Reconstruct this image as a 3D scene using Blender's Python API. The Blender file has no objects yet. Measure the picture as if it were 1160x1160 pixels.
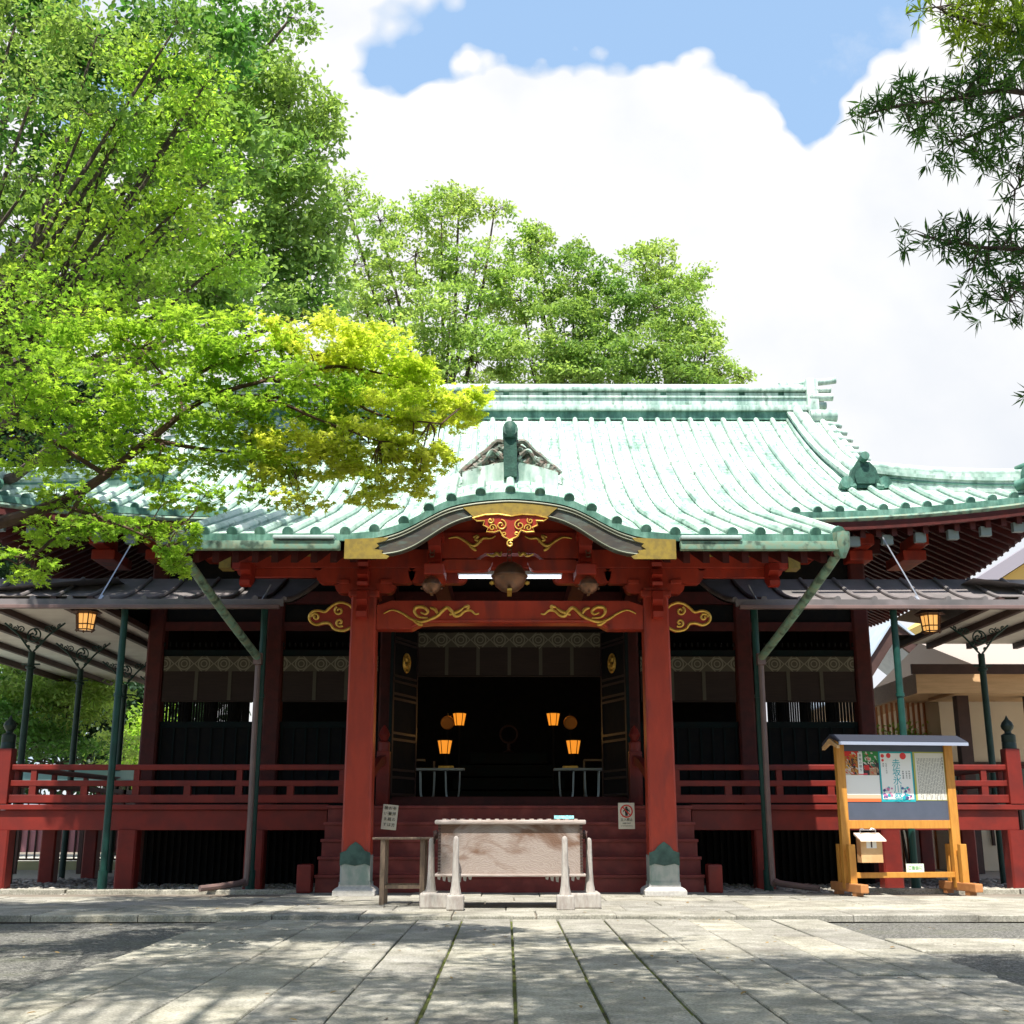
import bpy, bmesh, math, random
import numpy as np
from mathutils import Vector, Matrix, noise
random.seed(7); rng = np.random.default_rng(11)
SC = bpy.context.scene
COL = SC.collection
PI = math.pi; R = math.radians

# ------------------------------------------------------------------ camera
FPX = 1331.0; PITCH = R(14.7); YAW = math.atan(6*math.cos(PITCH)/FPX); CAM = (-0.05, 0.0, 1.2)
cd = bpy.data.cameras.new('camera'); cam = bpy.data.objects.new('camera', cd); COL.objects.link(cam)
cd.sensor_width = 36; cd.sensor_height = 36; cd.lens = 36*FPX/1160; cd.clip_end = 3000; cd.clip_start = .05
cam.location = CAM; cam.rotation_euler = (PI/2+PITCH, 0, -YAW)
SC.camera = cam

# ------------------------------------------------------------------ world and sun
SUN_EL = R(64.5); LX, LY = .08, .455             # light travels (+LX, +LY, -1)
EXPO = 0.86
w = bpy.data.worlds.new('World'); SC.world = w; w.use_nodes = True
nt = w.node_tree; N = nt.nodes; L = nt.links; N.clear()
def wn(t, **k):
    n = N.new(t)
    for a, b in k.items(): setattr(n, a, b)
    return n
def wm(op, a, b=None, c=None, clamp=False):
    n = wn('ShaderNodeMath', operation=op, use_clamp=clamp)
    for i, v in enumerate((a, b, c)):
        if v is None: continue
        if isinstance(v, (int, float)): n.inputs[i].default_value = v
        else: L.new(v, n.inputs[i])
    return n.outputs[0]
sky = wn('ShaderNodeTexSky', sky_type='NISHITA', sun_disc=False, sun_elevation=SUN_EL, sun_rotation=math.atan2(-LX, -LY))
sky.air_density = 1.0; sky.dust_density = 1.0; sky.ozone_density = 1.0
tc = wn('ShaderNodeTexCoord'); sp = wn('ShaderNodeSeparateXYZ'); L.new(tc.outputs['Generated'], sp.inputs[0])
yy = wm('MAXIMUM', sp.outputs[1], .08)
U = wm('DIVIDE', sp.outputs[0], yy); V = wm('DIVIDE', sp.outputs[2], yy)
cb = wn('ShaderNodeCombineXYZ'); L.new(U, cb.inputs[0]); L.new(V, cb.inputs[1])
def wnoise(scale, detail, rough=.55):
    n = wn('ShaderNodeTexNoise'); n.inputs['Scale'].default_value = scale; n.inputs['Detail'].default_value = detail
    n.inputs['Roughness'].default_value = rough; L.new(cb.outputs[0], n.inputs['Vector']); return n
nz = wnoise(9, 6); vo = wn('ShaderNodeTexVoronoi', feature='SMOOTH_F1'); vo.inputs['Scale'].default_value = 17; vo.inputs['Smoothness'].default_value = .35
L.new(cb.outputs[0], vo.inputs['Vector'])
vo2 = wn('ShaderNodeTexVoronoi', feature='SMOOTH_F1'); vo2.inputs['Scale'].default_value = 44; vo2.inputs['Smoothness'].default_value = .3
L.new(cb.outputs[0], vo2.inputs['Vector'])
puff = wm('ADD', wm('MULTIPLY', wm('SUBTRACT', .5, vo.outputs['Distance']), .045), wm('MULTIPLY', wm('SUBTRACT', nz.outputs[0], .5), .05))
puff = wm('ADD', puff, wm('MULTIPLY', wm('SUBTRACT', .5, vo2.outputs['Distance']), .02))
def curve(pts):
    # pts: (U, V) of a cloud edge seen from the shrine yard; mapped to a float curve
    n = wn('ShaderNodeFloatCurve'); c = n.mapping.curves[0]
    q = [((u+.6)/1.2, v) for u, v in pts]
    c.points[0].location = q[0]; c.points[-1].location = q[-1]
    for p in q[1:-1]: c.points.new(*p)
    n.mapping.update(); L.new(wm('MULTIPLY_ADD', U, 1/1.2, .5, clamp=True), n.inputs['Value']); return n.outputs[0]
def uv(px, py):
    a = (px-580)/FPX; b = (580-py)/FPX; s, c = math.sin(PITCH), math.cos(PITCH)
    y = c-b*s; return ((a+YAW*y)/y, (s+b*c)/y)
top = curve([uv(-400, -200), uv(330, -150), uv(385, 60), uv(430, 98), uv(520, 76), uv(590, 58), uv(660, 60), uv(745, 52), uv(800, 68), uv(838, 98), uv(885, 130), uv(915, 152), uv(950, 115), uv(985, 75), uv(1040, 25), uv(1090, -150), uv(1500, -200)])
bot = curve([uv(-400, 400), uv(380, 120), uv(408, 78), uv(440, 40), uv(500, 22), uv(545, -30), uv(600, -150), uv(1500, -200)])
m1 = wm('MULTIPLY', wm('ADD', wm('SUBTRACT', top, V), puff), 75, clamp=True)
m2 = wm('MULTIPLY', wm('ADD', wm('SUBTRACT', V, bot), wm('MULTIPLY', puff, 1.2)), 30, clamp=True)
wisp = wnoise(3.2, 8, .62); wi = wm('MULTIPLY', wm('SUBTRACT', wisp.outputs[0], .56), 5, clamp=True)
mask = wm('MAXIMUM', wm('MAXIMUM', m1, m2), wm('MULTIPLY', wi, .55))
# through the trees at the far left the sky opens again
hole = wm('MULTIPLY', wm('SUBTRACT', -.30, U), 12, clamp=True)
hole = wm('MULTIPLY', hole, wm('MULTIPLY', wm('SUBTRACT', wnoise(5, 3).outputs[0], .47), 12, clamp=True))
mask = wm('MULTIPLY', mask, wm('SUBTRACT', 1, hole))
front = wm('MULTIPLY', wm('SUBTRACT', sp.outputs[1], .1), 8, clamp=True)
backm = wm('MULTIPLY', wm('SUBTRACT', .62, sp.outputs[2]), .25, clamp=True)
mask = wm('ADD', wm('MULTIPLY', mask, front), wm('MULTIPLY', wm('SUBTRACT', 1, front), backm))
shade = wnoise(2.6, 5); 
low = wm('MULTIPLY', wm('SUBTRACT', .62, V), 1.6, clamp=True)           # the base of the cumulus is greyer
rt = wm('MULTIPLY', wm('ADD', U, -.05), 3, clamp=True)
grey = wm('MULTIPLY', wm('MULTIPLY', low, rt), wm('MULTIPLY_ADD', shade.outputs[0], 1.2, .1), clamp=True)
ccol = wn('ShaderNodeMixRGB'); L.new(grey, ccol.inputs[0]); ccol.inputs[1].default_value = (1, 1, 1, 1); ccol.inputs[2].default_value = (.74, .79, .88, 1)
bil = wm('MULTIPLY_ADD', wm('SUBTRACT', wnoise(6, 7, .6).outputs[0], .42), -1.1, wm('MULTIPLY', vo.outputs['Distance'], .35), clamp=True)   # soft hollows between the billows
bcol = wn('ShaderNodeMixRGB'); L.new(wm('MULTIPLY', bil, .9, clamp=True), bcol.inputs[0]); L.new(ccol.outputs[0], bcol.inputs[1]); bcol.inputs[2].default_value = (.66, .73, .84, 1)
bs = wn('ShaderNodeBackground'); bs.inputs[1].default_value = .13; L.new(sky.outputs[0], bs.inputs[0])
bc = wn('ShaderNodeBackground'); bc.inputs[1].default_value = .58; L.new(bcol.outputs[0], bc.inputs[0])
mx = wn('ShaderNodeMixShader'); L.new(mask, mx.inputs[0]); L.new(bs.outputs[0], mx.inputs[1]); L.new(bc.outputs[0], mx.inputs[2])
bv = wn('ShaderNodeBackground'); bv.inputs[0].default_value = (.44, .68, 1, 1); bv.inputs[1].default_value = .60     # thin bright veil over the blue
mv = wn('ShaderNodeMixShader'); L.new(wm('MULTIPLY', front, .62), mv.inputs[0]); L.new(bs.outputs[0], mv.inputs[1]); L.new(bv.outputs[0], mv.inputs[2])
L.new(mv.outputs[0], mx.inputs[1])
wo = wn('ShaderNodeOutputWorld'); L.new(mx.outputs[0], wo.inputs[0])

sd = bpy.data.lights.new('sun', 'SUN'); sd.energy = 5.0; sd.angle = R(.53); sd.color = (1, .955, .88)
sun = bpy.data.objects.new('sun', sd); COL.objects.link(sun)
sun.rotation_euler = Vector((LX, LY, -1)).to_track_quat('-Z', 'Y').to_euler(); sun.location = (-3, -10, 30)
SC.view_settings.view_transform = 'Standard'; SC.view_settings.look = 'None'; SC.view_settings.exposure = EXPO
SC.view_settings.gamma = 1; SC.view_settings.use_curve_mapping = False
SC.cycles.max_bounces = 8; SC.cycles.diffuse_bounces = 4; SC.cycles.transmission_bounces = 6

# ------------------------------------------------------------------ materials
def mat(name, c1, c2=None, rough=.7, scale=4, detail=4, metal=0, bump=0, bscale=None, stretch=(1, 1, 1), lo=.4, hi=.62, spec=.35,
        island=0, transl=0, tcol=None, emit=None, estr=0, c3=None, s3=1.2, lo3=.5, hi3=.7):
    m = bpy.data.materials.new(name); m.use_nodes = True; t = m.node_tree; n = t.nodes; l = t.links
    b = n['Principled BSDF']; o = n['Material Output']
    b.inputs['Roughness'].default_value = rough; b.inputs['Metallic'].default_value = metal
    b.inputs['Specular IOR Level'].default_value = spec
    b.inputs['Base Color'].default_value = (*c1, 1)
    tx = n.new('ShaderNodeTexCoord'); mp = n.new('ShaderNodeMapping'); l.new(tx.outputs['Object'], mp.inputs[0]); mp.inputs['Scale'].default_value = stretch
    src = None
    if c2:
        z = n.new('ShaderNodeTexNoise'); z.inputs['Scale'].default_value = scale; z.inputs['Detail'].default_value = detail; z.inputs['Roughness'].default_value = .6
        l.new(mp.outputs[0], z.inputs['Vector'])
        r = n.new('ShaderNodeValToRGB'); r.color_ramp.elements[0].position = lo; r.color_ramp.elements[1].position = hi
        r.color_ramp.elements[0].color = (*c1, 1); r.color_ramp.elements[1].color = (*c2, 1)
        l.new(z.outputs[0], r.inputs[0]); src = r.outputs[0]
        if c3:
            z3 = n.new('ShaderNodeTexNoise'); z3.inputs['Scale'].default_value = s3; z3.inputs['Detail'].default_value = 5; l.new(mp.outputs[0], z3.inputs['Vector'])
            mr = n.new('ShaderNodeMapRange'); mr.inputs[1].default_value = lo3; mr.inputs[2].default_value = hi3; l.new(z3.outputs[0], mr.inputs[0])
            mm = n.new('ShaderNodeMixRGB'); l.new(mr.outputs[0], mm.inputs[0]); l.new(src, mm.inputs[1]); mm.inputs[2].default_value = (*c3, 1); src = mm.outputs[0]
    if island:
        g = n.new('ShaderNodeNewGeometry'); hs = n.new('ShaderNodeHueSaturation')
        if src: l.new(src, hs.inputs['Color'])
        else: hs.inputs['Color'].default_value = (*c1, 1)
        mr = n.new('ShaderNodeMapRange'); mr.inputs[3].default_value = 1-island; mr.inputs[4].default_value = 1+island
        l.new(g.outputs['Random Per Island'], mr.inputs[0]); l.new(mr.outputs[0], hs.inputs['Value']); src = hs.outputs[0]
    if src: l.new(src, b.inputs['Base Color'])
    if bump:
        z2 = n.new('ShaderNodeTexNoise'); z2.inputs['Scale'].default_value = bscale or scale*4; z2.inputs['Detail'].default_value = 4
        l.new(mp.outputs[0], z2.inputs['Vector'])
        bp = n.new('ShaderNodeBump'); bp.inputs['Strength'].default_value = bump; bp.inputs['Distance'].default_value = .02
        l.new(z2.outputs[0], bp.inputs['Height']); l.new(bp.outputs[0], b.inputs['Normal'])
    if emit:
        b.inputs['Emission Color'].default_value = (*emit, 1); b.inputs['Emission Strength'].default_value = estr
    if transl:
        tr = n.new('ShaderNodeBsdfTranslucent'); mh = n.new('ShaderNodeMixShader'); mh.inputs[0].default_value = transl
        if src and tcol is not None:
            mm = n.new('ShaderNodeMixRGB'); mm.blend_type = 'MULTIPLY'; mm.inputs[0].default_value = 1; l.new(src, mm.inputs[1]); mm.inputs[2].default_value = (*tcol, 1)
            l.new(mm.outputs[0], tr.inputs[0])
        elif src: l.new(src, tr.inputs[0])
        else: tr.inputs[0].default_value = (*(tcol or c1), 1)
        l.new(b.outputs[0], mh.inputs[1]); l.new(tr.outputs[0], mh.inputs[2]); l.new(mh.outputs[0], o.inputs[0])
    return m
M = {}
M['red'] = mat('vermilion_paint', (.44, .048, .022), (.36, .040, .020), rough=.45, scale=3, bump=.15, bscale=30, c3=(.22, .035, .026), s3=2.4, lo3=.50, hi3=.70, stretch=(1.6, 1.6, .5))
M['redbright'] = mat('fresh_vermilion_paint', (.34, .030, .016), (.28, .026, .015), rough=.4, scale=3)
M['crimson'] = mat('shaded_crimson_paint', (.20, .018, .011), (.15, .016, .011), rough=.5, scale=3, c3=(.10, .014, .012), s3=1.6, lo3=.55, hi3=.75)  # veranda crimson, its colour also darkened for the shade of canopies and trees
M['reddark'] = mat('shade_darkened_red_wood', (.085, .012, .009), (.06, .010, .008), rough=.6, scale=5, bump=.3)  # red with shade put into its colour, for hall columns and under the eaves
M['black'] = mat('black_lacquer_wood', (.009, .010, .011), (.014, .013, .012), rough=.8, scale=6, spec=.12)
M['blackgreen'] = mat('dark_green_lacquer', (.006, .015, .015), (.009, .012, .012), rough=.75, scale=4, spec=.15)
M['gold'] = mat('gold_leaf', (.80, .52, .12), (.62, .36, .06), rough=.42, scale=14, metal=.55)
M['ochre'] = mat('ochre_gilt_metal', (.30, .21, .035), (.22, .155, .035), rough=.55, scale=12, metal=.15)
M['pole'] = mat('green_painted_steel', (.010, .062, .048), (.008, .045, .036), rough=.4, scale=5)
M['poledark'] = mat('dark_green_iron', (.010, .035, .028), (.014, .045, .035), rough=.5, scale=5)
M['verd'] = mat('verdigris_metal', (.16, .30, .22), (.22, .26, .17), rough=.6, scale=9, c3=(.06, .10, .07), s3=7, lo3=.5, hi3=.65)
M['verdark'] = mat('dark_verdigris', (.016, .060, .042), (.03, .10, .07), rough=.6, scale=8, bump=.3)
M['brownmetal'] = mat('brown_coated_sheet', (.20, .13, .115), (.16, .11, .10), rough=.35, scale=3)
M['canopy'] = mat('dark_sheet_roofing', (.22, .195, .19), (.17, .155, .15), rough=.42, scale=2.5, c3=(.12, .115, .11))
M['soffit'] = mat('cream_soffit_board', (.62, .58, .50), (.55, .50, .43), rough=.8, scale=1.5)
M['whitestone'] = mat('pale_granite', (.52, .50, .46), (.42, .40, .37), rough=.8, scale=20, bump=.3)
M['box'] = mat('weathered_white_wood', (.44, .39, .35), (.27, .18, .135), rough=.85, scale=2.1, detail=8, bump=.5, bscale=18, stretch=(1.3, 1, 1.6), lo=.42, hi=.64, c3=(.24, .16, .12), s3=1.7, lo3=.50, hi3=.74)
def burl():
    m = bpy.data.materials.new('burled_plank'); m.use_nodes = True; t = m.node_tree; n = t.nodes; l = t.links; b = n['Principled BSDF']; b.inputs['Roughness'].default_value = .85; b.inputs['Specular IOR Level'].default_value = .2
    tx = n.new('ShaderNodeTexCoord'); mp = n.new('ShaderNodeMapping'); l.new(tx.outputs['Object'], mp.inputs[0]); mp.inputs['Scale'].default_value = (.9, 1, 1.3)
    wv = n.new('ShaderNodeTexWave'); wv.wave_type = 'RINGS'; wv.rings_direction = 'Y'; wv.inputs['Scale'].default_value = 9; wv.inputs['Distortion'].default_value = 16; wv.inputs['Detail'].default_value = 5; wv.inputs['Detail Scale'].default_value = 1.1; l.new(mp.outputs[0], wv.inputs[0])
    r = n.new('ShaderNodeValToRGB'); r.color_ramp.elements[0].color = (.30, .24, .205, 1); r.color_ramp.elements[1].color = (.35, .29, .25, 1); l.new(wv.outputs[0], r.inputs[0])
    z = n.new('ShaderNodeTexNoise'); z.inputs['Scale'].default_value = 1.9; z.inputs['Detail'].default_value = 6; z.inputs['Distortion'].default_value = 1.6; l.new(mp.outputs[0], z.inputs[0])
    sx = n.new('ShaderNodeSeparateXYZ'); l.new(tx.outputs['Object'], sx.inputs[0])
    h = n.new('ShaderNodeMapRange'); h.inputs[1].default_value = .5; h.inputs[2].default_value = .95; h.inputs[3].default_value = -.12; h.inputs[4].default_value = .10; l.new(sx.outputs[2], h.inputs[0])
    ad = n.new('ShaderNodeMath'); ad.operation = 'ADD'; l.new(z.outputs[0], ad.inputs[0]); l.new(h.outputs[0], ad.inputs[1])
    r2 = n.new('ShaderNodeMapRange'); r2.inputs[1].default_value = .48; r2.inputs[2].default_value = .66; r2.inputs[4].default_value = .85; l.new(ad.outputs[0], r2.inputs[0])
    mx = n.new('ShaderNodeMixRGB'); mx.blend_type = 'MULTIPLY'; l.new(r2.outputs[0], mx.inputs[0]); l.new(r.outputs[0], mx.inputs[1]); mx.inputs[2].default_value = (.46, .29, .20, 1); l.new(mx.outputs[0], b.inputs['Base Color'])
    bp = n.new('ShaderNodeBump'); bp.inputs['Strength'].default_value = .18; bp.inputs['Distance'].default_value = .006; l.new(wv.outputs[0], bp.inputs['Height']); l.new(bp.outputs[0], b.inputs['Normal']); return m
M['box'] = burl()
M['leg'] = mat('weathered_grey_post', (.42, .39, .35), (.32, .28, .25), rough=.85, scale=7, bump=.3, stretch=(3, 3, .7))
M['greywood'] = mat('silvered_timber', (.28, .20, .135), (.20, .14, .10), rough=.85, scale=6, bump=.4, stretch=(6, 6, 1))
M['boardwood'] = mat('yellow_varnished_pine', (.58, .27, .05), (.50, .22, .04), rough=.45, scale=5, stretch=(5, 5, .8))
M['footwood'] = mat('orange_cedar', (.50, .22, .08), (.42, .17, .06), rough=.55, scale=5)
M['palewood'] = mat('pale_pine', (.66, .42, .20), (.58, .34, .15), rough=.6, scale=5)
M['slate'] = mat('blue_grey_board', (.085, .10, .14), (.075, .09, .125), rough=.5, scale=3)
M['white'] = mat('white_paper', (.78, .78, .75), rough=.6)
M['cream'] = mat('cream_card', (.56, .52, .42), rough=.6)
M['ink'] = mat('black_ink', (.02, .02, .02), rough=.6)
M['signred'] = mat('sign_red', (.55, .03, .02), rough=.5)
M['lamp'] = mat('lit_paper_shade', (.8, .45, .12), rough=.6, emit=(1, .31, .02), estr=.5)
M['lantern'] = mat('lit_lantern_glass', (.8, .55, .25), rough=.6, emit=(1, .48, .12), estr=.5)
M['tube'] = mat('fluorescent_tube', (.9, .9, .95), rough=.4, emit=(.85, .9, 1), estr=1.4)
M['bell'] = mat('aged_bronze', (.24, .12, .07), (.17, .10, .07), rough=.42, scale=7, metal=.6)
M['misu'] = mat('reed_blind', (.040, .026, .020), (.032, .021, .017), rough=.85, scale=60, stretch=(.05, 1, 1))
M['glass'] = mat('window_glass', (.06, .09, .09), rough=.08, spec=.8)
M['plaster'] = mat('beige_plaster', (.76, .66, .50), (.72, .62, .47), rough=.85, scale=1.2)
M['ceil'] = mat('tan_cedar_ceiling', (.66, .42, .22), (.58, .36, .18), rough=.6, scale=3, stretch=(.6, 6, 6))
M['brownwood'] = mat('dark_brown_timber', (.055, .028, .022), (.07, .035, .028), rough=.6, scale=4)
M['bark'] = mat('bark', (.10, .075, .055), (.055, .04, .03), rough=.9, scale=9, bump=.6, bscale=25)
M['barkred'] = mat('maple_bark', (.115, .065, .045), (.06, .035, .025), rough=.85, scale=9, bump=.4, bscale=30)
M['twig'] = mat('grey_twig', (.14, .12, .09), rough=.9)
M['cyan'] = mat('cyan_cloth', (.25, .75, .80), (.5, .85, .88), rough=.7, scale=20)
M['teal'] = mat('pale_teal_sheet', (.35, .62, .58), rough=.4)
M['pink'] = mat('pink_painted_fence', (.80, .36, .43), (.74, .32, .38), rough=.6, scale=2)
M['ridgeblue'] = mat('pale_blue_roof', (.42, .50, .58), (.36, .44, .52), rough=.5, scale=3)
M['yellowwall'] = mat('ochre_yellow_plaster', (.62, .42, .12), rough=.8)

def patina(name, seam, dark=False):
    m = bpy.data.materials.new(name); m.use_nodes = True; t = m.node_tree; n = t.nodes; l = t.links; b = n['Principled BSDF']
    b.inputs['Roughness'].default_value = .55; b.inputs['Specular IOR Level'].default_value = .3
    tx = n.new('ShaderNodeTexCoord'); mp = n.new('ShaderNodeMapping'); l.new(tx.outputs['Object'], mp.inputs[0]); mp.inputs['Scale'].default_value = (1.6, .5, .9)
    z = n.new('ShaderNodeTexNoise'); z.inputs['Scale'].default_value = 1.8; z.inputs['Detail'].default_value = 9; z.inputs['Roughness'].default_value = .68; l.new(mp.outputs[0], z.inputs[0])
    r = n.new('ShaderNodeValToRGB'); e = r.color_ramp.elements
    cs = [(.30, (.22, .35, .30)), (.44, (.40, .53, .465)), (.58, (.56, .65, .59)), (.76, (.66, .67, .62))] if not dark else [(.28, (.025, .07, .055)), (.45, (.07, .18, .135)), (.6, (.16, .32, .25)), (.75, (.30, .42, .35))]
    e[0].position = cs[0][0]; e[0].color = (*cs[0][1], 1); e[1].position = cs[3][0]; e[1].color = (*cs[3][1], 1)
    for p, c in cs[1:3]: q = e.new(p); q.color = (*c, 1)
    l.new(z.outputs[0], r.inputs[0]); src = r.outputs[0]
    z2 = n.new('ShaderNodeTexNoise'); z2.inputs['Scale'].default_value = 6; z2.inputs['Detail'].default_value = 6; l.new(mp.outputs[0], z2.inputs[0])
    mr = n.new('ShaderNodeMapRange'); mr.inputs[1].default_value = .56; mr.inputs[2].default_value = .72; mr.inputs[4].default_value = .8; l.new(z2.outputs[0], mr.inputs[0])
    mm = n.new('ShaderNodeMixRGB'); l.new(mr.outputs[0], mm.inputs[0]); l.new(src, mm.inputs[1]); mm.inputs[2].default_value = (.09, .17, .12, 1); src = mm.outputs[0]
    if seam:
        br = n.new('ShaderNodeTexBrick'); br.inputs['Scale'].default_value = 1; br.inputs['Mortar Size'].default_value = .009; br.inputs['Brick Width'].default_value = .42; br.inputs['Row Height'].default_value = .17
        br.inputs['Color1'].default_value = (.97, .98, .97, 1); br.inputs['Color2'].default_value = (.80, .85, .82, 1); br.inputs['Mortar'].default_value = (.22, .40, .34, 1)
        mp2 = n.new('ShaderNodeMapping'); l.new(tx.outputs['Object'], mp2.inputs[0]); mp2.inputs['Location'].default_value = (.1, 0, 0); l.new(mp2.outputs[0], br.inputs[0])
        mu = n.new('ShaderNodeMixRGB'); mu.blend_type = 'MULTIPLY'; mu.inputs[0].default_value = .95; l.new(src, mu.inputs[1]); l.new(br.outputs[0], mu.inputs[2]); src = mu.outputs[0]
        bp = n.new('ShaderNodeBump'); bp.inputs['Strength'].default_value = .5; bp.inputs['Distance'].default_value = .01; l.new(br.outputs[0], bp.inputs['Height']); l.new(bp.outputs[0], b.inputs['Normal'])
    mp4 = n.new('ShaderNodeMapping'); l.new(tx.outputs['Object'], mp4.inputs[0]); mp4.inputs['Scale'].default_value = (7, .45, .45)
    z4 = n.new('ShaderNodeTexNoise'); z4.inputs['Scale'].default_value = 1.3; z4.inputs['Detail'].default_value = 6; l.new(mp4.outputs[0], z4.inputs[0])
    r4 = n.new('ShaderNodeValToRGB'); r4.color_ramp.elements[0].position = .36; r4.color_ramp.elements[0].color = (.66, .73, .69, 1); r4.color_ramp.elements[1].position = .56; r4.color_ramp.elements[1].color = (1.08, 1.06, 1.05, 1); l.new(z4.outputs[0], r4.inputs[0])
    m4 = n.new('ShaderNodeMixRGB'); m4.blend_type = 'MULTIPLY'; m4.inputs[0].default_value = 1; l.new(src, m4.inputs[1]); l.new(r4.outputs[0], m4.inputs[2]); src = m4.outputs[0]
    l.new(src, b.inputs['Base Color']); return m
M['patina'] = patina('patina_sheet', True); M['patroll'] = patina('patina_roll', False); M['patdark'] = patina('patina_dark', False, True)

# ------------------------------------------------------------------ mesh helper
class MB:
    def __init__(s): s.v = []; s.f = []; s.c = [(0, 0)]
    def cut(s):
        if s.c[-1][0] != len(s.v): s.c.append((len(s.v), len(s.f)))
    def add(s, vs, fs):
        o = len(s.v); s.v += [tuple(p) for p in vs]; s.f += [tuple(i+o for i in f) for f in fs]; return s
    def box(s, x0, x1, y0, y1, z0, z1, bev=0, ry=0, T=None):
        if bev:
            bm = bmesh.new(); bmesh.ops.create_cube(bm, size=1)
            for p in bm.verts: p.co = Vector(((x0+x1)/2+p.co.x*(x1-x0), (y0+y1)/2+p.co.y*(y1-y0), (z0+z1)/2+p.co.z*(z1-z0)))
            bmesh.ops.bevel(bm, geom=bm.edges[:], offset=bev, segments=2, affect='EDGES', profile=.6)
            bm.verts.index_update(); vs = [p.co.copy() for p in bm.verts]; fs = [[q.index for q in f.verts] for f in bm.faces]; bm.free()
        else:
            vs = [Vector(p) for p in ((x0, y0, z0), (x1, y0, z0), (x1, y1, z0), (x0, y1, z0), (x0, y0, z1), (x1, y0, z1), (x1, y1, z1), (x0, y1, z1))]
            fs = [(0, 3, 2, 1), (4, 5, 6, 7), (0, 1, 5, 4), (1, 2, 6, 5), (2, 3, 7, 6), (3, 0, 4, 7)]
        if T: vs = [T @ p for p in vs]
        return s.add(vs, fs)
    def tube(s, pts, r, n=8, cap=True, flat=1.0):
        pts = [Vector(p) for p in pts]; rs = r if isinstance(r, (list, tuple)) else [r]*len(pts)
        vs = []; prev = None
        for i, p in enumerate(pts):
            d = (pts[min(i+1, len(pts)-1)]-pts[max(i-1, 0)]).normalized()
            a = prev if prev else (Vector((0, 0, 1)) if abs(d.z) < .9 else Vector((1, 0, 0)))
            e = d.cross(a)
            if e.length < 1e-5: e = d.cross(Vector((1, .3, 0)))
            e.normalize(); g = e.cross(d).normalized(); prev = g
            for k in range(n):
                t = 2*PI*k/n; vs.append(p+(e*math.cos(t)+g*math.sin(t)*flat)*rs[i])
        fs = [(i*n+k, i*n+(k+1) % n, (i+1)*n+(k+1) % n, (i+1)*n+k) for i in range(len(pts)-1) for k in range(n)]
        if cap: fs += [tuple(reversed(range(n))), tuple(range((len(pts)-1)*n, len(pts)*n))]
        return s.add(vs, fs)
    def grid(s, fn, nu, nv):
        vs = [fn(i/nu, j/nv) for j in range(nv+1) for i in range(nu+1)]
        return s.add(vs, [(j*(nu+1)+i, j*(nu+1)+i+1, (j+1)*(nu+1)+i+1, (j+1)*(nu+1)+i) for j in range(nv) for i in range(nu)])
    def prism(s, poly, y0, y1):                       # polygon in XZ extruded along Y
        n = len(poly); vs = [(x, y0, z) for x, z in poly]+[(x, y1, z) for x, z in poly]
        a = sum(poly[i][0]*poly[(i+1) % n][1]-poly[(i+1) % n][0]*poly[i][1] for i in range(n))
        fs = [tuple(range(n)), tuple(reversed(range(n, 2*n)))]+[((i+1) % n, i, n+i, n+(i+1) % n) for i in range(n)]
        if a < 0: fs = [tuple(reversed(f)) for f in fs]
        return s.add(vs, fs)
    def prismx(s, poly, x0, x1):                      # polygon in YZ extruded along X
        n = len(poly); vs = [(x0, y, z) for y, z in poly]+[(x1, y, z) for y, z in poly]
        fs = [tuple(reversed(range(n))), tuple(range(n, 2*n))]+[(i, (i+1) % n, n+(i+1) % n, n+i) for i in range(n)]
        a = sum(poly[i][0]*poly[(i+1) % n][1]-poly[(i+1) % n][0]*poly[i][1] for i in range(n))
        if a < 0: fs = [tuple(reversed(f)) for f in fs]
        return s.add(vs, fs)
    def lathe(s, c, prof, n=16):                      # prof: (r, z)
        vs = [(c[0]+r*math.cos(2*PI*k/n), c[1]+r*math.sin(2*PI*k/n), c[2]+z) for r, z in prof for k in range(n)]
        m = len(prof); fs = [(i*n+k, i*n+(k+1) % n, (i+1)*n+(k+1) % n, (i+1)*n+k) for i in range(m-1) for k in range(n)]
        fs += [tuple(reversed(range(n))), tuple(range((m-1)*n, m*n))]
        return s.add(vs, fs)
    def sweep(s, pts, prof, side=(1, 0, 0)):          # prof: (a, b) closed, a along side, b up
        pts = [Vector(p) for p in pts]; sd = Vector(side); n = len(prof); vs = []
        for p in pts: vs += [p+sd*a+Vector((0, 0, b)) for a, b in prof]
        fs = [(i*n+k, i*n+(k+1) % n, (i+1)*n+(k+1) % n, (i+1)*n+k) for i in range(len(pts)-1) for k in range(n)]
        fs += [tuple(reversed(range(n))), tuple(range((len(pts)-1)*n, len(pts)*n))]
        return s.add(vs, fs)
    def build(s, name, m, parent=None, smooth=False, label=None):
        if len(s.c) > 1:                                    # one object for each piece between two cuts
            s.cut(); out = []
            for (a, fa), (b, fb_) in zip(s.c, s.c[1:]):
                q = MB(); q.v = s.v[a:b]; q.f = [tuple(i-a for i in f) for f in s.f[fa:fb_]]; out.append(q.build(name, m, parent, smooth, label))
            return out[0]
        org = Vector(parent['_o']) if parent is not None and '_o' in parent else Vector((0, 0, 0))
        me = bpy.data.meshes.new(name); me.from_pydata([(p[0]-org.x, p[1]-org.y, p[2]-org.z) for p in s.v], [], s.f)
        bm = bmesh.new(); bm.from_mesh(me); bmesh.ops.recalc_face_normals(bm, faces=bm.faces[:]); bm.to_mesh(me); bm.free()
        me.materials.append(m)
        if smooth: me.polygons.foreach_set('use_smooth', [True]*len(me.polygons)); me.set_sharp_from_angle(angle=R(38))
        o = bpy.data.objects.new(name, me); COL.objects.link(o)
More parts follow.
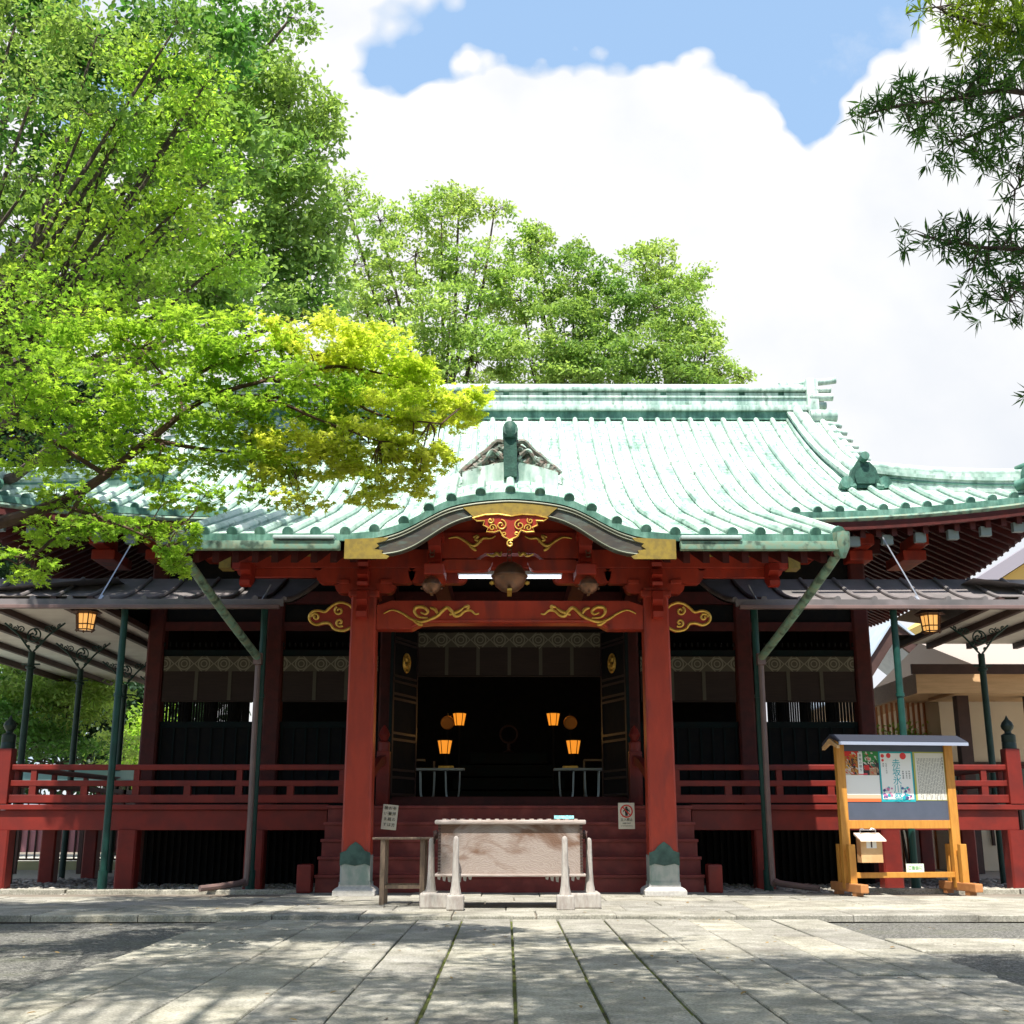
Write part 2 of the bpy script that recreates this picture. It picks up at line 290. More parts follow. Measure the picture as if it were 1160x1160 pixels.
        if parent is not None:
            o.parent = parent
            if '_o' in parent: ORG[o.name] = tuple(org); o['_o'] = list(org)
        if label: o['label'] = label
        return o
ORG = {}
def thing(name, label, cat, loc=(0, 0, 0), rz=0, group=None, local=False):
    o = bpy.data.objects.new(name, None); COL.objects.link(o); o.location = loc; o.rotation_euler = (0, 0, rz); o.empty_display_size = .2
    o['label'] = label; o['category'] = cat
    if group: o['group'] = group
    if not local: o['_o'] = list(loc)
    return o
def tag(o, label, cat, group=None, kind=None):
    if label: o['label'] = label
    if cat: o['category'] = cat
    if group: o['group'] = group
    if kind: o['kind'] = kind
    return o
def struct(o): o['kind'] = 'structure'; return o
def copy_tree(o, parent=None):
    c = o.copy(); COL.objects.link(c)
    if parent: c.parent = parent
    for ch in [x for x in o.children]: copy_tree(ch, c)
    return c
def text_mb(body, size, T, depth=.001):
    cu = bpy.data.curves.new('t', 'FONT'); cu.body = body; cu.size = size; cu.align_x = 'CENTER'; cu.align_y = 'CENTER'; cu.extrude = depth; cu.resolution_u = 2
    o = bpy.data.objects.new('t', cu); COL.objects.link(o); bpy.context.view_layer.update()
    me = bpy.data.meshes.new_from_object(o.evaluated_get(bpy.context.evaluated_depsgraph_get()))
    mb = MB(); mb.add([T @ v.co for v in me.vertices], [tuple(p.vertices) for p in me.polygons])
    bpy.data.objects.remove(o); bpy.data.curves.remove(cu); bpy.data.meshes.remove(me); return mb
def TXT(x, y, z, rz=0, tilt=0): return Matrix.Translation((x, y, z)) @ Matrix.Rotation(rz, 4, 'Z') @ Matrix.Rotation(PI/2+tilt, 4, 'X')
def spiral(cx, cz, r, turns, a0, s=1, n=26, y=0, rin=.15):
    return [(cx+(r*(1-(1-rin)*i/n))*math.cos(a0+s*2*PI*turns*i/n), y, cz+(r*(1-(1-rin)*i/n))*math.sin(a0+s*2*PI*turns*i/n)) for i in range(n+1)]
def smoothpts(pts, k=5):
    P = [Vector(p) for p in pts]; out = []
    for i in range(len(P)-1):
        a, b, c, d = P[max(i-1, 0)], P[i], P[i+1], P[min(i+2, len(P)-1)]
        for j in range(k):
            t = j/k; out.append(.5*((2*b)+(c-a)*t+(2*a-5*b+4*c-d)*t*t+(3*b-a-3*c+d)*t**3))
    out.append(P[-1]); return out

# ------------------------------------------------------------------ ground
def ground_mat(name, kind):
    m = bpy.data.materials.new(name); m.use_nodes = True; t = m.node_tree; n = t.nodes; l = t.links; b = n['Principled BSDF']; b.inputs['Roughness'].default_value = .9; b.inputs['Specular IOR Level'].default_value = .15
    tx = n.new('ShaderNodeTexCoord')
    def nz(s, d=5, r=.6):
        z = n.new('ShaderNodeTexNoise'); z.inputs['Scale'].default_value = s; z.inputs['Detail'].default_value = d; z.inputs['Roughness'].default_value = r; l.new(tx.outputs['Object'], z.inputs[0]); return z.outputs[0]
    def ramp(s, *cs):
        r = n.new('ShaderNodeValToRGB'); e = r.color_ramp.elements; e[0].position, e[0].color = cs[0][0], (*cs[0][1], 1); e[1].position, e[1].color = cs[-1][0], (*cs[-1][1], 1)
        for p, c in cs[1:-1]: q = e.new(p); q.color = (*c, 1)
        l.new(s, r.inputs[0]); return r.outputs[0]
    def mix(f, a, c, mode='MIX'):
        x = n.new('ShaderNodeMixRGB'); x.blend_type = mode
        if isinstance(f, float): x.inputs[0].default_value = f
        else: l.new(f, x.inputs[0])
        l.new(a, x.inputs[1])
        if isinstance(c, tuple): x.inputs[2].default_value = (*c, 1)
        else: l.new(c, x.inputs[2])
        return x.outputs[0]
    if kind == 'stone':
        c = ramp(nz(1.1, 6), (.32, (.26, .245, .215)), (.5, (.36, .345, .30)), (.68, (.43, .41, .36)))
        g = n.new('ShaderNodeNewGeometry'); c = mix(1.0, c, ramp(g.outputs['Random Per Island'], (0, (.78, .78, .80)), (1, (1.08, 1.06, 1.0))), 'MULTIPLY')
        c = mix(.75, c, ramp(nz(42, 3, .7), (.36, (.55, .55, .54)), (.64, (1.25, 1.25, 1.22))), 'MULTIPLY'); c = mix(.8, c, ramp(nz(2.6, 7, .65), (.34, (.66, .66, .62)), (.6, (1.1, 1.1, 1.1))), 'MULTIPLY')
        c = mix(ramp(nz(3.5, 4), (.58, (0, 0, 0)), (.76, (.55, .55, .55))), c, (.13, .14, .09))
        h = nz(60, 3)
    elif kind == 'gravel':
        c = ramp(nz(36, 3, .8), (.3, (.03, .03, .028)), (.5, (.115, .112, .10)), (.72, (.36, .35, .31)))
        c = mix(ramp(nz(1.5), (.5, (0, 0, 0)), (.75, (.6, .6, .6))), c, (.13, .135, .09)); h = nz(36, 3, .8)
    elif kind == 'moss':
        c = ramp(nz(4, 6), (.35, (.05, .045, .03)), (.52, (.09, .105, .03)), (.7, (.16, .20, .03))); h = nz(60, 3)
    elif kind == 'pale':
        c = ramp(nz(30, 4), (.35, (.36, .34, .29)), (.65, (.52, .50, .44))); h = nz(40, 3)
    else:
        c = ramp(nz(.8, 6), (.35, (.16, .13, .10)), (.6, (.24, .21, .17))); h = nz(40, 3)
    l.new(c, b.inputs['Base Color']); bp = n.new('ShaderNodeBump'); bp.inputs['Strength'].default_value = .55 if kind != 'stone' else .35; bp.inputs['Distance'].default_value = .012
    l.new(h, bp.inputs['Height']); l.new(bp.outputs[0], b.inputs['Normal']); return m
G = {k: ground_mat(k+'_ground', k) for k in ('stone', 'gravel', 'moss', 'earth', 'pale')}
g = MB(); g.grid(lambda u, v: (-400+800*u, -60+900*v, -.10), 8, 8); struct(g.build('ground', G['earth']))
g = MB(); g.grid(lambda u, v: (-22+44*u, -6+21.6*v, -.045+.012*noise.noise(Vector((u*30, v*15, 0)))), 60, 40); struct(g.build('gravel_ground', G['gravel'], smooth=True))
g = MB(); g.box(-3.63, 3.86, -6, 15.5, -.09, -.024); struct(g.build('path_bed', G['moss']))
g = MB()                                                   # the paved approach: long slabs in lanes, worn and slightly uneven
lanes = [-3.6, -3.0, -2.35, -1.72, -1.17, -.60, 0.01, .58, 1.15, 1.68, 2.2, 2.75, 3.25, 3.85]
def slab(mb, x0, x1, y0, y1, top, th=.08, gap=.006):
    j = lambda a=.006: random.uniform(-a, a)
    dz = j(.007); tx, ty = j(.004), j(.004); b = .008
    q = [(x0+gap+j(), y0+gap+j()), (x1-gap+j(), y0+gap+j()), (x1-gap+j(), y1-gap+j()), (x0+gap+j(), y1-gap+j())]
    cx, cy = (x0+x1)/2, (y0+y1)/2; Z = lambda x, y: top+dz+tx*(x-cx)+ty*(y-cy)*.5
    inn = [(x+(b if x < cx else -b), y+(b if y < cy else -b)) for x, y in q]
    vs = [(x, y, top-th) for x, y in q]+[(x, y, Z(x, y)-.010) for x, y in q]+[(x, y, Z(x, y)) for x, y in inn]
    fs = [(8, 9, 10, 11)]+[(i, (i+1) % 4, 4+(i+1) % 4, 4+i) for i in range(4)]+[(4+i, 4+(i+1) % 4, 8+(i+1) % 4, 8+i) for i in range(4)]
    mb.add(vs, fs)
for i in range(len(lanes)-1):
    y = 15.48; edge = (0, .25, .1, 0)[i % 4]
    while y > 3.5:
        ln = random.uniform(.9, 2.6); y0 = max(y-ln, 3.4); slab(g, lanes[i]+(.007 if 5 <= i <= 8 else 0), lanes[i+1]-(.007 if 4 <= i <= 7 else 0), y0, y, 0.0); y = y0
struct(g.build('stone_path', G['stone']))
g = MB(); g.box(-11, 11, 15.6, 20.6, -.09, .02); struct(g.build('terrace_bed', G['earth']))
g = MB()                                                   # the cross terrace in front of the hall, one low step up
ys = [15.5, 16.35, 17.25, 18.2, 19.2, 20.25]
for j in range(5):
    x = -11.0; xm = random.uniform(0, .8)
    while x < 11:
        ln = random.uniform(.8, 1.9); x1 = min(x+ln, 11)
        if j == 4 and not (-3.5 < (x+x1)/2 < 5.9): x = x1; continue
        slab(g, x, x1, ys[j], ys[j+1], .05); x = x1
struct(g.build('stone_terrace', G['stone']))
g = MB()                                                   # side strip of slabs on the right and loose flags
for x0, y0 in ((3.95, 12.0), (5.1, 11.95), (6.4, 12.05), (7.7, 12.0), (9.0, 12.0)): slab(g, x0, x0+1.25, y0, y0+1.2, -.012)
struct(g.build('side_path', G['stone']))
g = MB(); slab(g, -11, -7.3, 20.25, 20.5, .10); slab(g, -7.28, -3.5, 20.27, 20.5, .09); slab(g, 5.9, 8.4, 20.27, 20.55, .10); slab(g, 8.42, 11, 20.27, 20.55, .10)
struct(g.build('stone_kerb', G['stone']))
# pebbles in the drip bed and under the veranda
g = MB(); ico = bmesh.new(); bmesh.ops.create_icosphere(ico, subdivisions=1, radius=1); iv = [v.co.copy() for v in ico.verts]; jf = [[q.index for q in f.verts] for f in ico.faces]; ico.free()
for k in range(4200):
    sx = random.choice((-1, 1)); x = random.uniform(3.3, 11.2)*sx; y = 20.5+random.random()**1.5*5.0
    if k < 500: y = random.uniform(20.3, 20.7)
    s = random.uniform(.025, .075); a = random.uniform(0, 3); c, q = math.cos(a), math.sin(a)
    g.add([(x+(v.x*c-v.y*q)*s*1.2, y+(v.x*q+v.y*c)*s, .01+v.z*s*.6+random.uniform(0, .012)) for v in iv], jf)
M['pebble'] = mat('river_pebble', (.30, .28, .24), rough=.8, island=.55)
tag(g.build('pebbles', M['pebble'], smooth=True), 'loose pale river pebbles in the drip bed along the veranda', 'pebbles', kind='stuff')
g = MB(); g.box(-30, 30, 20.6, 45, -.09, -.01); struct(g.build('yard_ground', G['pale']))

# ------------------------------------------------------------------ shrine hall
hall = thing('shrine_hall', 'red and black shrine worship hall with pale green copper roof and a curved porch gable', 'shrine hall', (0, 24, 0))
YE, XC = 21.4, 10.4                                         # main eave line, corner
YP = 17.3                                                   # porch eave
YR = 28.4                                                   # ridge
def prof(d): return 6.8+.40*d+.033*d*d if d >= 0 else 6.8+.345*d
BX = [0, .45, .9, 1.2, 1.56, 1.83, 2.1, 2.4, 9]; BZ = [.66, .63, .55, .40, .19, .085, .03, 0, 0]
def eb(x):
    x = abs(x)
    P = list(zip(BX, BZ))
    for (a, b), (c, d) in zip(P, P[1:]):
        if x <= c:
            t = (x-a)/(c-a); return b+(d-b)*(t if a > 0 else t*t*(3-2*t))
    return 0
def ebs(x): return sum(eb(x+k*.06)*wt for k, wt in ((-3, .1), (-2, .15), (-1, .2), (0, .1), (1, .2), (2, .15), (3, .1)))
def bump(x, y):
    if y < 18.4: f = 1+.5*(y-YP)/1.1
    else: t = min(1, (y-18.4)/4.0); f = 1.5*(1-t)**1.3
    return ebs(x)*max(0, f)
def lift(x, y):
    D = max(y-YE if y < YR else 2*YR-YE-y, XC-abs(x)); c = max(0, 1-D/5.5); return .42*c*c
def zr(x, y):
    yy = y if y <= YR else 2*YR-y
    z = prof(yy-YE)+lift(x, y)
    if y < 22.6: z += bump(x, y)
    return z
def zs(x, y):                                              # hipped skirt at the sides
    return prof(XC-abs(x))+lift(x, y)
PXE = 4.98
roof = MB()
def front(u, v):
    x = -8.1+16.2*u; y = YE+(YR-YE)*v; return (x, y, zr(x, y))
roof.grid(front, 81, 24)
roof.grid(lambda u, v: (-8.1+16.2*u, YR+(YR-YE)*v, zr(-8.1+16.2*u, YR+(YR-YE)*v)), 30, 10)
for s in (-1, 1):
    def corner(u, v, s=s):
        x = 8.1+(XC-8.1)*u; d = (XC-x)*v; return (s*x, YE+d, zr(x, YE+d))
    roof.grid(corner, 14, 8)
    def cornerb(u, v, s=s):
        x = 8.1+(XC-8.1)*u; y = 2*YR-YE-(XC-x)*v; return (s*x, y, zr(x, y))
    roof.grid(cornerb, 14, 8)
    def skirt(u, v, s=s):
        x = XC-3.1*v; d = XC-x; y = (YE+d)+((2*YR-YE-d)-(YE+d))*u; return (s*x, y, zs(x, y))
    roof.grid(skirt, 40, 8)
roof.grid(lambda u, v: (-PXE+2*PXE*u, YP+(YE-YP)*v, zr(-PXE+2*PXE*u, YP+(YE-YP)*v)), 83, 20)
ro = roof.build('roof', M['patina'], hall, smooth=True)
# batten rolls running down the slope
rl = MB(); caps = MB()
cl = [0, .455, .90, 1.24, 1.62, 2.06, 2.5, 2.95, 3.37, 3.79, 4.21, 4.63]
def roll(fn, n, r=.066, cap=True):
    pts = [Vector(fn(i/n)) for i in range(n+1)]; pts = [p+Vector((0, 0, r*.62)) for p in pts]
    rl.tube(pts, r, 8)
    if cap:
        d = (pts[0]-pts[1]).normalized(); (caps.cut() if len(caps.c) < 96 else None); caps.tube([pts[0]-d*.03, pts[0]+d*.035], r*1.22, 12)
for k in range(-19, 20):
    a = abs(k); s = 1 if k >= 0 else -1
    xt = s*a*.415
    if abs(xt) > 8.0: continue
    if a < len(cl):
        xe = s*cl[a]
        roll(lambda t, xe=xe, xt=xt: ((lambda y: (xe+(xt-xe)*min(1, (y-YP)/6), y, zr(xe+(xt-xe)*min(1, (y-YP)/6), y)))(YP+(YR-.25-YP)*t)), 30)
    else:
        roll(lambda t, x=xt: (x, YE+(YR-.25-YE)*t, zr(x, YE+(YR-.25-YE)*t)), 20)
for s in (-1, 1):
    rl.cut()
    for x in np.arange(8.3, 10.35, .415):
        roll(lambda t, x=x: (s*x, YE+(XC-x)*t, zr(x, YE+(XC-x)*t)), 6)
    for y in np.arange(YE+.3, 2*YR-YE, .415):
        dm = min(3.0, y-YE, 2*YR-YE-y); roll(lambda t, y=y, dm=dm: (s*(XC-dm*t), y, zs(XC-dm*t, y)), 6)
    roll(lambda t: (s*PXE, YP+(YE+.3-YP)*t, zr(PXE, YP+(YE+.3-YP)*t)), 12, .075)
rl.build('roof_ribs', M['patroll'], ro, smooth=True); caps.build('edge_tile', M['patdark'], ro, smooth=True)
# eave edges: sheet edge, boards
ed = MB(); fb = MB()
def eave_strip(mb, pts, z0, z1, th, side=None):
    P = [Vector(p) for p in pts]
    for i in range(len(P)-1):
        a, b = P[i], P[i+1]; d = (b-a); nrm = Vector((d.y, -d.x, 0)).normalized()*th
        vs = [a+Vector((0, 0, z0)), b+Vector((0, 0, z0)), b+Vector((0, 0, z1)), a+Vector((0, 0, z1))]
        mb.add([*vs, *[q-nrm for q in vs]], [(0, 1, 2, 3), (7, 6, 5, 4), (0, 4, 5, 1), (3, 2, 6, 7), (0, 3, 7, 4), (1, 5, 6, 2)])
xs = np.linspace(-PXE, PXE, 101)
pe = [(x, YP, zr(x, YP)) for x in xs]
eave_strip(ed, [(x, YP-.02, z) for x, y, z in pe], -.10, .012, .06)
me_ = [(x, YE, zr(x, YE)) for x in np.linspace(PXE+.05, XC, 40)]
side_e = [(XC, y, zs(XC, y)) for y in np.linspace(YE, 2*YR-YE, 60)]
for s in (1, -1):
    f = (lambda p: (s*p[0], p[1], p[2])); ed.cut(); fb.cut()
    eave_strip(ed, [f((p[0], p[1]-.02, p[2])) for p in me_], -.11, .012, .06); eave_strip(fb, [f((p[0], p[1]+.06, p[2])) for p in me_], -.34, -.112, .08)
    ed.cut(); fb.cut(); eave_strip(ed, [f(p) for p in side_e], -.11, .012, .06*s); eave_strip(fb, [f((p[0]-.08, p[1], p[2])) for p in side_e], -.34, -.112, .08*s)
    sp_ = [(PXE, y, zr(PXE, y)) for y in np.linspace(YP, YE+.2, 14)]
    ed.cut(); fb.cut(); eave_strip(ed, [f((p[0]+.03, p[1], p[2])) for p in sp_], -.12, .0, .06*s); eave_strip(fb, [f((p[0]-.04, p[1], p[2])) for p in sp_], -.34, -.122, .08*s)
ed.build('eave_edge', M['patdark'], ro); fb.build('fascia', M['reddark'], ro)
# soffit boarding and rafters
sf = MB(); rf = MB(); rc = MB()
def soff(x, y): return zr(x, y)-.36 if y < YR else zr(x, y)-.36
sf.grid(lambda u, v: (-XC+.1+(2*XC-.2)*u, YE+.1+2.6*v, min(zr(-XC+.1+(2*XC-.2)*u, YE+.1+(2.6)*v), zs(-XC+.1+(2*XC-.2)*u, YE+.1+2.6*v)+ (0 if abs(-XC+.1+(2*XC-.2)*u) > 7.2 else 99))-.30-.07*v), 60, 6)
sf.cut()
for s in (-1, 1):
    sf.cut(); sf.grid(lambda u, v: (s*(XC-.1-3.0*u), YE+2.6+11.2*v, zs(XC-.1-3.0*u, YE+2.6+11.2*v)-.32), 6, 30)
sf.cut()
sf.grid(lambda u, v: (-PXE+.08+(2*PXE-.16)*u, YP+.16+(YE-YP)*v, zr(-PXE+.08+(2*PXE-.16)*u, YP+.16+(YE-YP)*v)-.27), 70, 10)
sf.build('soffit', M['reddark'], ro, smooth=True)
def rafter(pts, mb, w=.05, h=.09): mb.sweep(pts, [(-w, -h), (w, -h), (w, h), (-w, h)], side=(1, 0, 0) if abs(pts[0][1]-pts[-1][1]) > .5 else (0, 1, 0))
for x in np.arange(-10.1, 10.2, .30):
    if abs(x) < 5: continue
    d = min(2.6, 10.4-abs(x)+.05) if abs(x) > 7.8 else 2.6
    rafter([(x, YE+.22+d*t, zr(x, YE+.22+d*t)-.47-.02*t) for t in (0, .5, 1)], rf)
    
for s in (-1, 1):
    for y in np.arange(YE+.5, YE+13.5, .30):
        d = min(3, y-YE, 2*YR-YE-y); 
        if d > .3: rafter([(s*(XC-.2-(d-.2)*t), y, zs(XC-.2-(d-.2)*t, y)-.45) for t in (0, .5, 1)], rf)
for x in np.arange(-4.8, 4.81, .30):
    rafter([(x, YP+.25+3.9*t, zr(x, YP+.25+3.9*t)-.38) for t in (0, .3, .6, 1)], rf)
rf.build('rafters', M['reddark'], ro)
for x in np.arange(5.3, 10.3, .63):
    for s in (-1, 1): rc.cut(); rc.box(s*x-.1, s*x+.1, YE+.30, YE+.42, zr(x, YE)-.60, zr(x, YE)-.42)
rc.build('rafter_cap', mat('grey_metal_caps', (.20, .25, .24), rough=.5), ro)
# main ridge with layered courses
rd = MB(); X1 = 7.55; zb = zr(0, YR)-.35
def course(z0, z1, hw, x1, mb): mb.box(-x1, x1, YR-hw, YR+hw, z0, z1, .015)
dk = MB()
course(zb+.10, zb+.33, .36, X1, dk); course(zb+.33, zb+.47, .45, X1, rd); course(zb+.47, zb+.70, .29, X1, rd)
course(zb+.70, zb+.76, .33, X1, rd); course(zb+.76, zb+.90, .22, X1, dk); course(zb+.90, zb+.98, .36, X1, rd)
rd.tube([(-X1, YR, zb+1.03), (0, YR, zb+1.03), (X1, YR, zb+1.03)], .15, 14)
rdo = rd.build('ridge', M['patroll'], ro, smooth=True); dk.build('ridge_band', M['patdark'], rdo)
nb = MB()
for k in range(-7, 8): nb.tube([(k*1.0, YR-.22, zb+.83), (k*1.0+.85, YR-.22, zb+.83)], .05, 8)
nb.build('ridge_moulding', M['patroll'], rdo, smooth=True)
for s in (-1, 1):                                           # ridge end block with its stacked rolls and horn
    e = MB(); x0 = X1*s
    e.box(min(x0, x0+s*.30), max(x0, x0+s*.30), YR-.40, YR+.40, zb+.05, zb+1.22, .05)
    for dz, rr, ln in ((.92, .085, .62), (.72, .10, .66), (.22, .16, .72)):
        for dy in (-.32, .32): e.tube([(x0+s*.05, YR+dy, zb+dz), (x0+s*ln, YR+dy, zb+dz)], rr, 12)
    e.tube(smoothpts([(x0-s*.6, YR, zb+1.14), (x0+s*.1, YR, zb+1.22), (x0+s*.50, YR, zb+1.25), (x0+s*.86, YR, zb+1.30)]), .085, 12)
    e.build('ridge_end', M['patroll'], ro, smooth=True)
    # verge rolls past the descending ridge
    k = MB()
    for y in np.arange(YE+3.3, YR-.4, .40):
        z = zr(7.9, y); k.tube([(s*7.85, y, z+.03), (s*8.33, y, z-.03)], .075, 10)
    k.sweep([(s*8.1, YE+2.9+(YR-YE-2.9)*t, zr(8.1, YE+2.9+(YR-YE-2.9)*t)) for t in np.linspace(0, 1, 14)], [(-.05, -.16), (.05, -.16), (.05, .01), (-.05, .01)])
    k.build('verge', M['patroll'], ro, smooth=True)
    b = MB(); b.sweep([(s*8.0, YE+2.9+(YR-YE-2.9)*t, zr(8.1, YE+2.9+(YR-YE-2.9)*t)-.17) for t in np.linspace(0, 1, 14)], [(-.04, -.35), (.04, -.35), (.04, 0), (-.04, 0)])
    b.prismx([(YE+2.9, zr(7.4, YE+2.9)-.5), (2*YR-YE-2.9, zr(7.4, YE+2.9)-.5), (YR, zr(7.4, YR)-.15)], s*7.45, s*7.52)
    b.build('gable_wall', M['reddark'], ro)
    # descending ridge
    xd = 7.25; d0 = 2.05
    P = [(s*(xd+.10*(1-t)), YE+d0+(YR-.2-YE-d0)*t, zr(xd, YE+d0+(YR-.2-YE-d0)*t)) for t in np.linspace(0, 1, 26)]
    dr = MB(); dr.sweep(P, [(-.20, -.05), (.20, -.05), (.20, .22), (.25, .22), (.25, .30), (-.25, .30), (-.25, .22), (-.20, .22)])
    dr.tube([(p[0], p[1], p[2]+.34) for p in P], .11, 10)
    dro = dr.build('descending_ridge', M['patroll'], ro, smooth=True)
    tb = MB(); tb.sweep(P, [(-.225, .07), (.225, .07), (.225, .13), (-.225, .13)]); tb.build('dark_band', M['patdark'], dro)
    def oni(mb, rim, cx, cy, cz, sc=1.0, rz=0):
        T = Matrix.Translation((cx, cy, cz)) @ Matrix.Rotation(rz, 4, 'Z') @ Matrix.Scale(sc, 4)
        o = MB(); o.prism([(-.26, 0), (.26, 0), (.30, .22), (.24, .42), (.12, .56), (-.12, .56), (-.24, .42), (-.30, .22)], -.08, .14); mb.add([T @ Vector(v) for v in o.v], o.f)
        o = MB(); o.prism([(-.19, .08), (.19, .08), (.22, .24), (.17, .38), (0, .46), (-.17, .38), (-.22, .24)], -.12, -.04); mb.add([T @ Vector(v) for v in o.v], o.f)
        o = MB(); o.tube([(0, -.22, .66), (0, .35, .56)], .09, 12)
        for q in (-1, 1): o.tube([(q*.40, -.16, .10), (q*.36, .2, .08)], .13, 12); o.tube([(q*.22, -.1, .02), (q*.36, -.12, .0)], .07, 8)
        rim.add([T @ Vector(v) for v in o.v], o.f)
    o1 = MB(); o2 = MB(); oni(o1, o2, s*(xd+.12), YE+d0-.02, P[0][2]+.02, 1.0)
    oo = o1.build('ridge_end_tile', M['verdark'], dro, smooth=True); o2.build('tile_rolls', M['patdark'], oo, smooth=True)
    # hip ridge to the corner
    hp = []
    for t in np.linspace(0, 1, 22):
        d = 3.0*(1-t)+.25*t; hp.append((s*(XC-d), YE+d, zr(XC-d, YE+d)+.05*t))
    hr = MB(); side = Vector((s*.707, .707, 0)) if s > 0 else Vector((-.707, .707, 0))
    side = Vector((.707, -.707*-s, 0)) if False else Vector((s*.707, .707, 0))
    hr.sweep(hp, [(-.19, -.1), (.19, -.1), (.19, .14), (.24, .14), (.24, .21), (.15, .21), (.15, .30), (-.15, .30), (-.15, .21), (-.24, .21), (-.24, .14), (-.19, .14)], side=side)
    hr.tube([(p[0], p[1], p[2]+.34) for p in hp], .09, 10)
    hro = hr.build('hip_ridge', M['patroll'], ro, smooth=True)
    tb = MB(); tb.sweep(hp, [(-.21, .04), (.21, .04), (.21, .08), (-.21, .08)], side=side); tb.build('dark_band', M['patdark'], hro)
    o1 = MB(); o2 = MB(); oni(o1, o2, s*(XC-.32), YE+.30, hp[-1][2], .85, s*R(40))
    oo = o1.build('ridge_end_tile', M['verdark'], hro, smooth=True); o2.build('tile_rolls', M['patdark'], oo, smooth=True)
    # gutter on the main eave
    gt = MB(); gp = [(s*x, YE-.16, zr(x, YE)-.19-.0*x) for x in np.linspace(PXE+.25, XC, 26)]
    gt.sweep(gp, [(0, -.05), (0, .06), (0, .06), (0, -.05)], side=(0, 1, 0)) if False else gt.tube(gp, .062, 8, flat=.75)
    gt.build('gutter', M['verd'], ro, smooth=True)

# porch gable: bargeboard, gilt plates, pendant, crest ornament
br = MB(); xs = np.linspace(-2.5, 2.5, 81)
def hb(x): x = abs(x); return .20+.05*min(1, x/.9)+.09*math.exp(-((x-1.45)/.5)**2)
TOP = lambda x: zr(x, YP)-.11
for side_y, y0, y1 in ((0, YP+.0, YP+.12),):
    vs = []; n = len(xs)
    for x in xs: vs += [(x, y0, TOP(x)), (x, y0, TOP(x)-hb(x)), (x, y1, TOP(x)-hb(x)), (x, y1, TOP(x))]
    br.add(vs, [(4*i+a, 4*i+(a+1) % 4, 4*i+4+(a+1) % 4, 4*i+4+a) for i in range(n-1) for a in range(4)]+[(0, 1, 2, 3), (4*n-1, 4*n-2, 4*n-3, 4*n-4)])
M['barge'] = mat('dark_weathered_bargeboard', (.055, .05, .045), (.085, .07, .05), rough=.5, scale=3, c3=(.10, .13, .11), s3=4, stretch=(1, 1, 3))
bo = br.build('bargeboard', M['barge'], ro, smooth=True)
em = MB()
for off, rr in ((.03, .018), (.075, .012)): em.tube([(x, YP-.012, TOP(x)-off) for x in xs], rr, 6)
em.tube([(x, YP-.012, TOP(x)-hb(x)+.02) for x in xs], .014, 6)
em.build('bargeboard_moulding', mat('olive_bronze_moulding', (.16, .17, .12), rough=.5, metal=.2), bo)
gp = MB()
def strip_plate(mb, x0, x1, y0, y1, t0, t1, n=24, jag=True):
    X = np.linspace(x0, x1, n); up = [(x, TOP(x)-t0) for x in X]; lo = [(x, TOP(x)-t1(x)) for x in X]
    mb.prism([*up, *reversed(lo)], y0, y1)
strip_plate(gp, -.72, .72, YP-.03, YP-.001, .06, lambda x: .06+.30*max(0, 1-(abs(x)/.74)**3)+.03*math.cos(x*14))
for s in (-1, 1):
    gp.cut(); z1 = TOP(2.15); P = [(s*2.50, z1+.0), (s*2.50, z1-.30), (s*1.86, z1-.30), (s*1.82, z1-.26), (s*1.94, z1-.21), (s*1.92, z1-.17), (s*2.05, z1-.15), (s*1.98, z1-.10), (s*2.02, z1-.06), (s*1.88, z1-.02), (s*1.84, z1+.03)]
    gp.prism(P, YP-.03, YP-.001)
gp.build('gilt_plate', M['ochre'], bo)
pd = MB(); c0 = TOP(0)-.29                                 # cloud-shaped pendant under the peak
pd.prism([(0, c0+.02), (.18, c0+.05), (.38, c0+.04), (.58, c0-.02), (.50, c0-.07), (.40, c0-.06), (.42, c0-.13), (.34, c0-.17), (.37, c0-.24), (.24, c0-.25), (.16, c0-.22), (.10, c0-.32), (0, c0-.37),
          (-.10, c0-.32), (-.16, c0-.22), (-.24, c0-.25), (-.37, c0-.24), (-.34, c0-.17), (-.42, c0-.13), (-.40, c0-.06), (-.50, c0-.07), (-.58, c0-.02), (-.38, c0+.04), (-.18, c0+.05)], YP-.07, YP-.031)
po = pd.build('gable_pendant', M['redbright'], bo)
gs = MB(); yq = YP-.085
for s in (-1, 1):
    for cx, cz, rr, tn, a0, dr_ in ((.14, -.13, .085, 1.4, 1.6, 1), (.27, -.17, .06, 1.3, -2.8, -1), (.30, -.06, .05, 1.2, 2.4, 1), (.09, -.27, .04, 1.1, -1.2, 1)):
        gs.tube([(s*p[0], p[1], p[2]) for p in spiral(cx, c0+cz, rr, tn, a0, dr_, y=yq)], .011, 5)
    gs.tube([(s*x, yq, c0+z) for x, z in ((0, -.36), (.10, -.31), (.16, -.21), (.24, -.24), (.36, -.23), (.33, -.17), (.41, -.13), (.39, -.06), (.50, -.065), (.57, -.02), (.38, .03), (.18, .04), (0, .01))], .013, 5)
gs.tube(spiral(0, c0-.42, .06, 1.2, 1, y=yq), .014, 6)
gs.build('gold_scrolls', M['gold'], po, smooth=True)
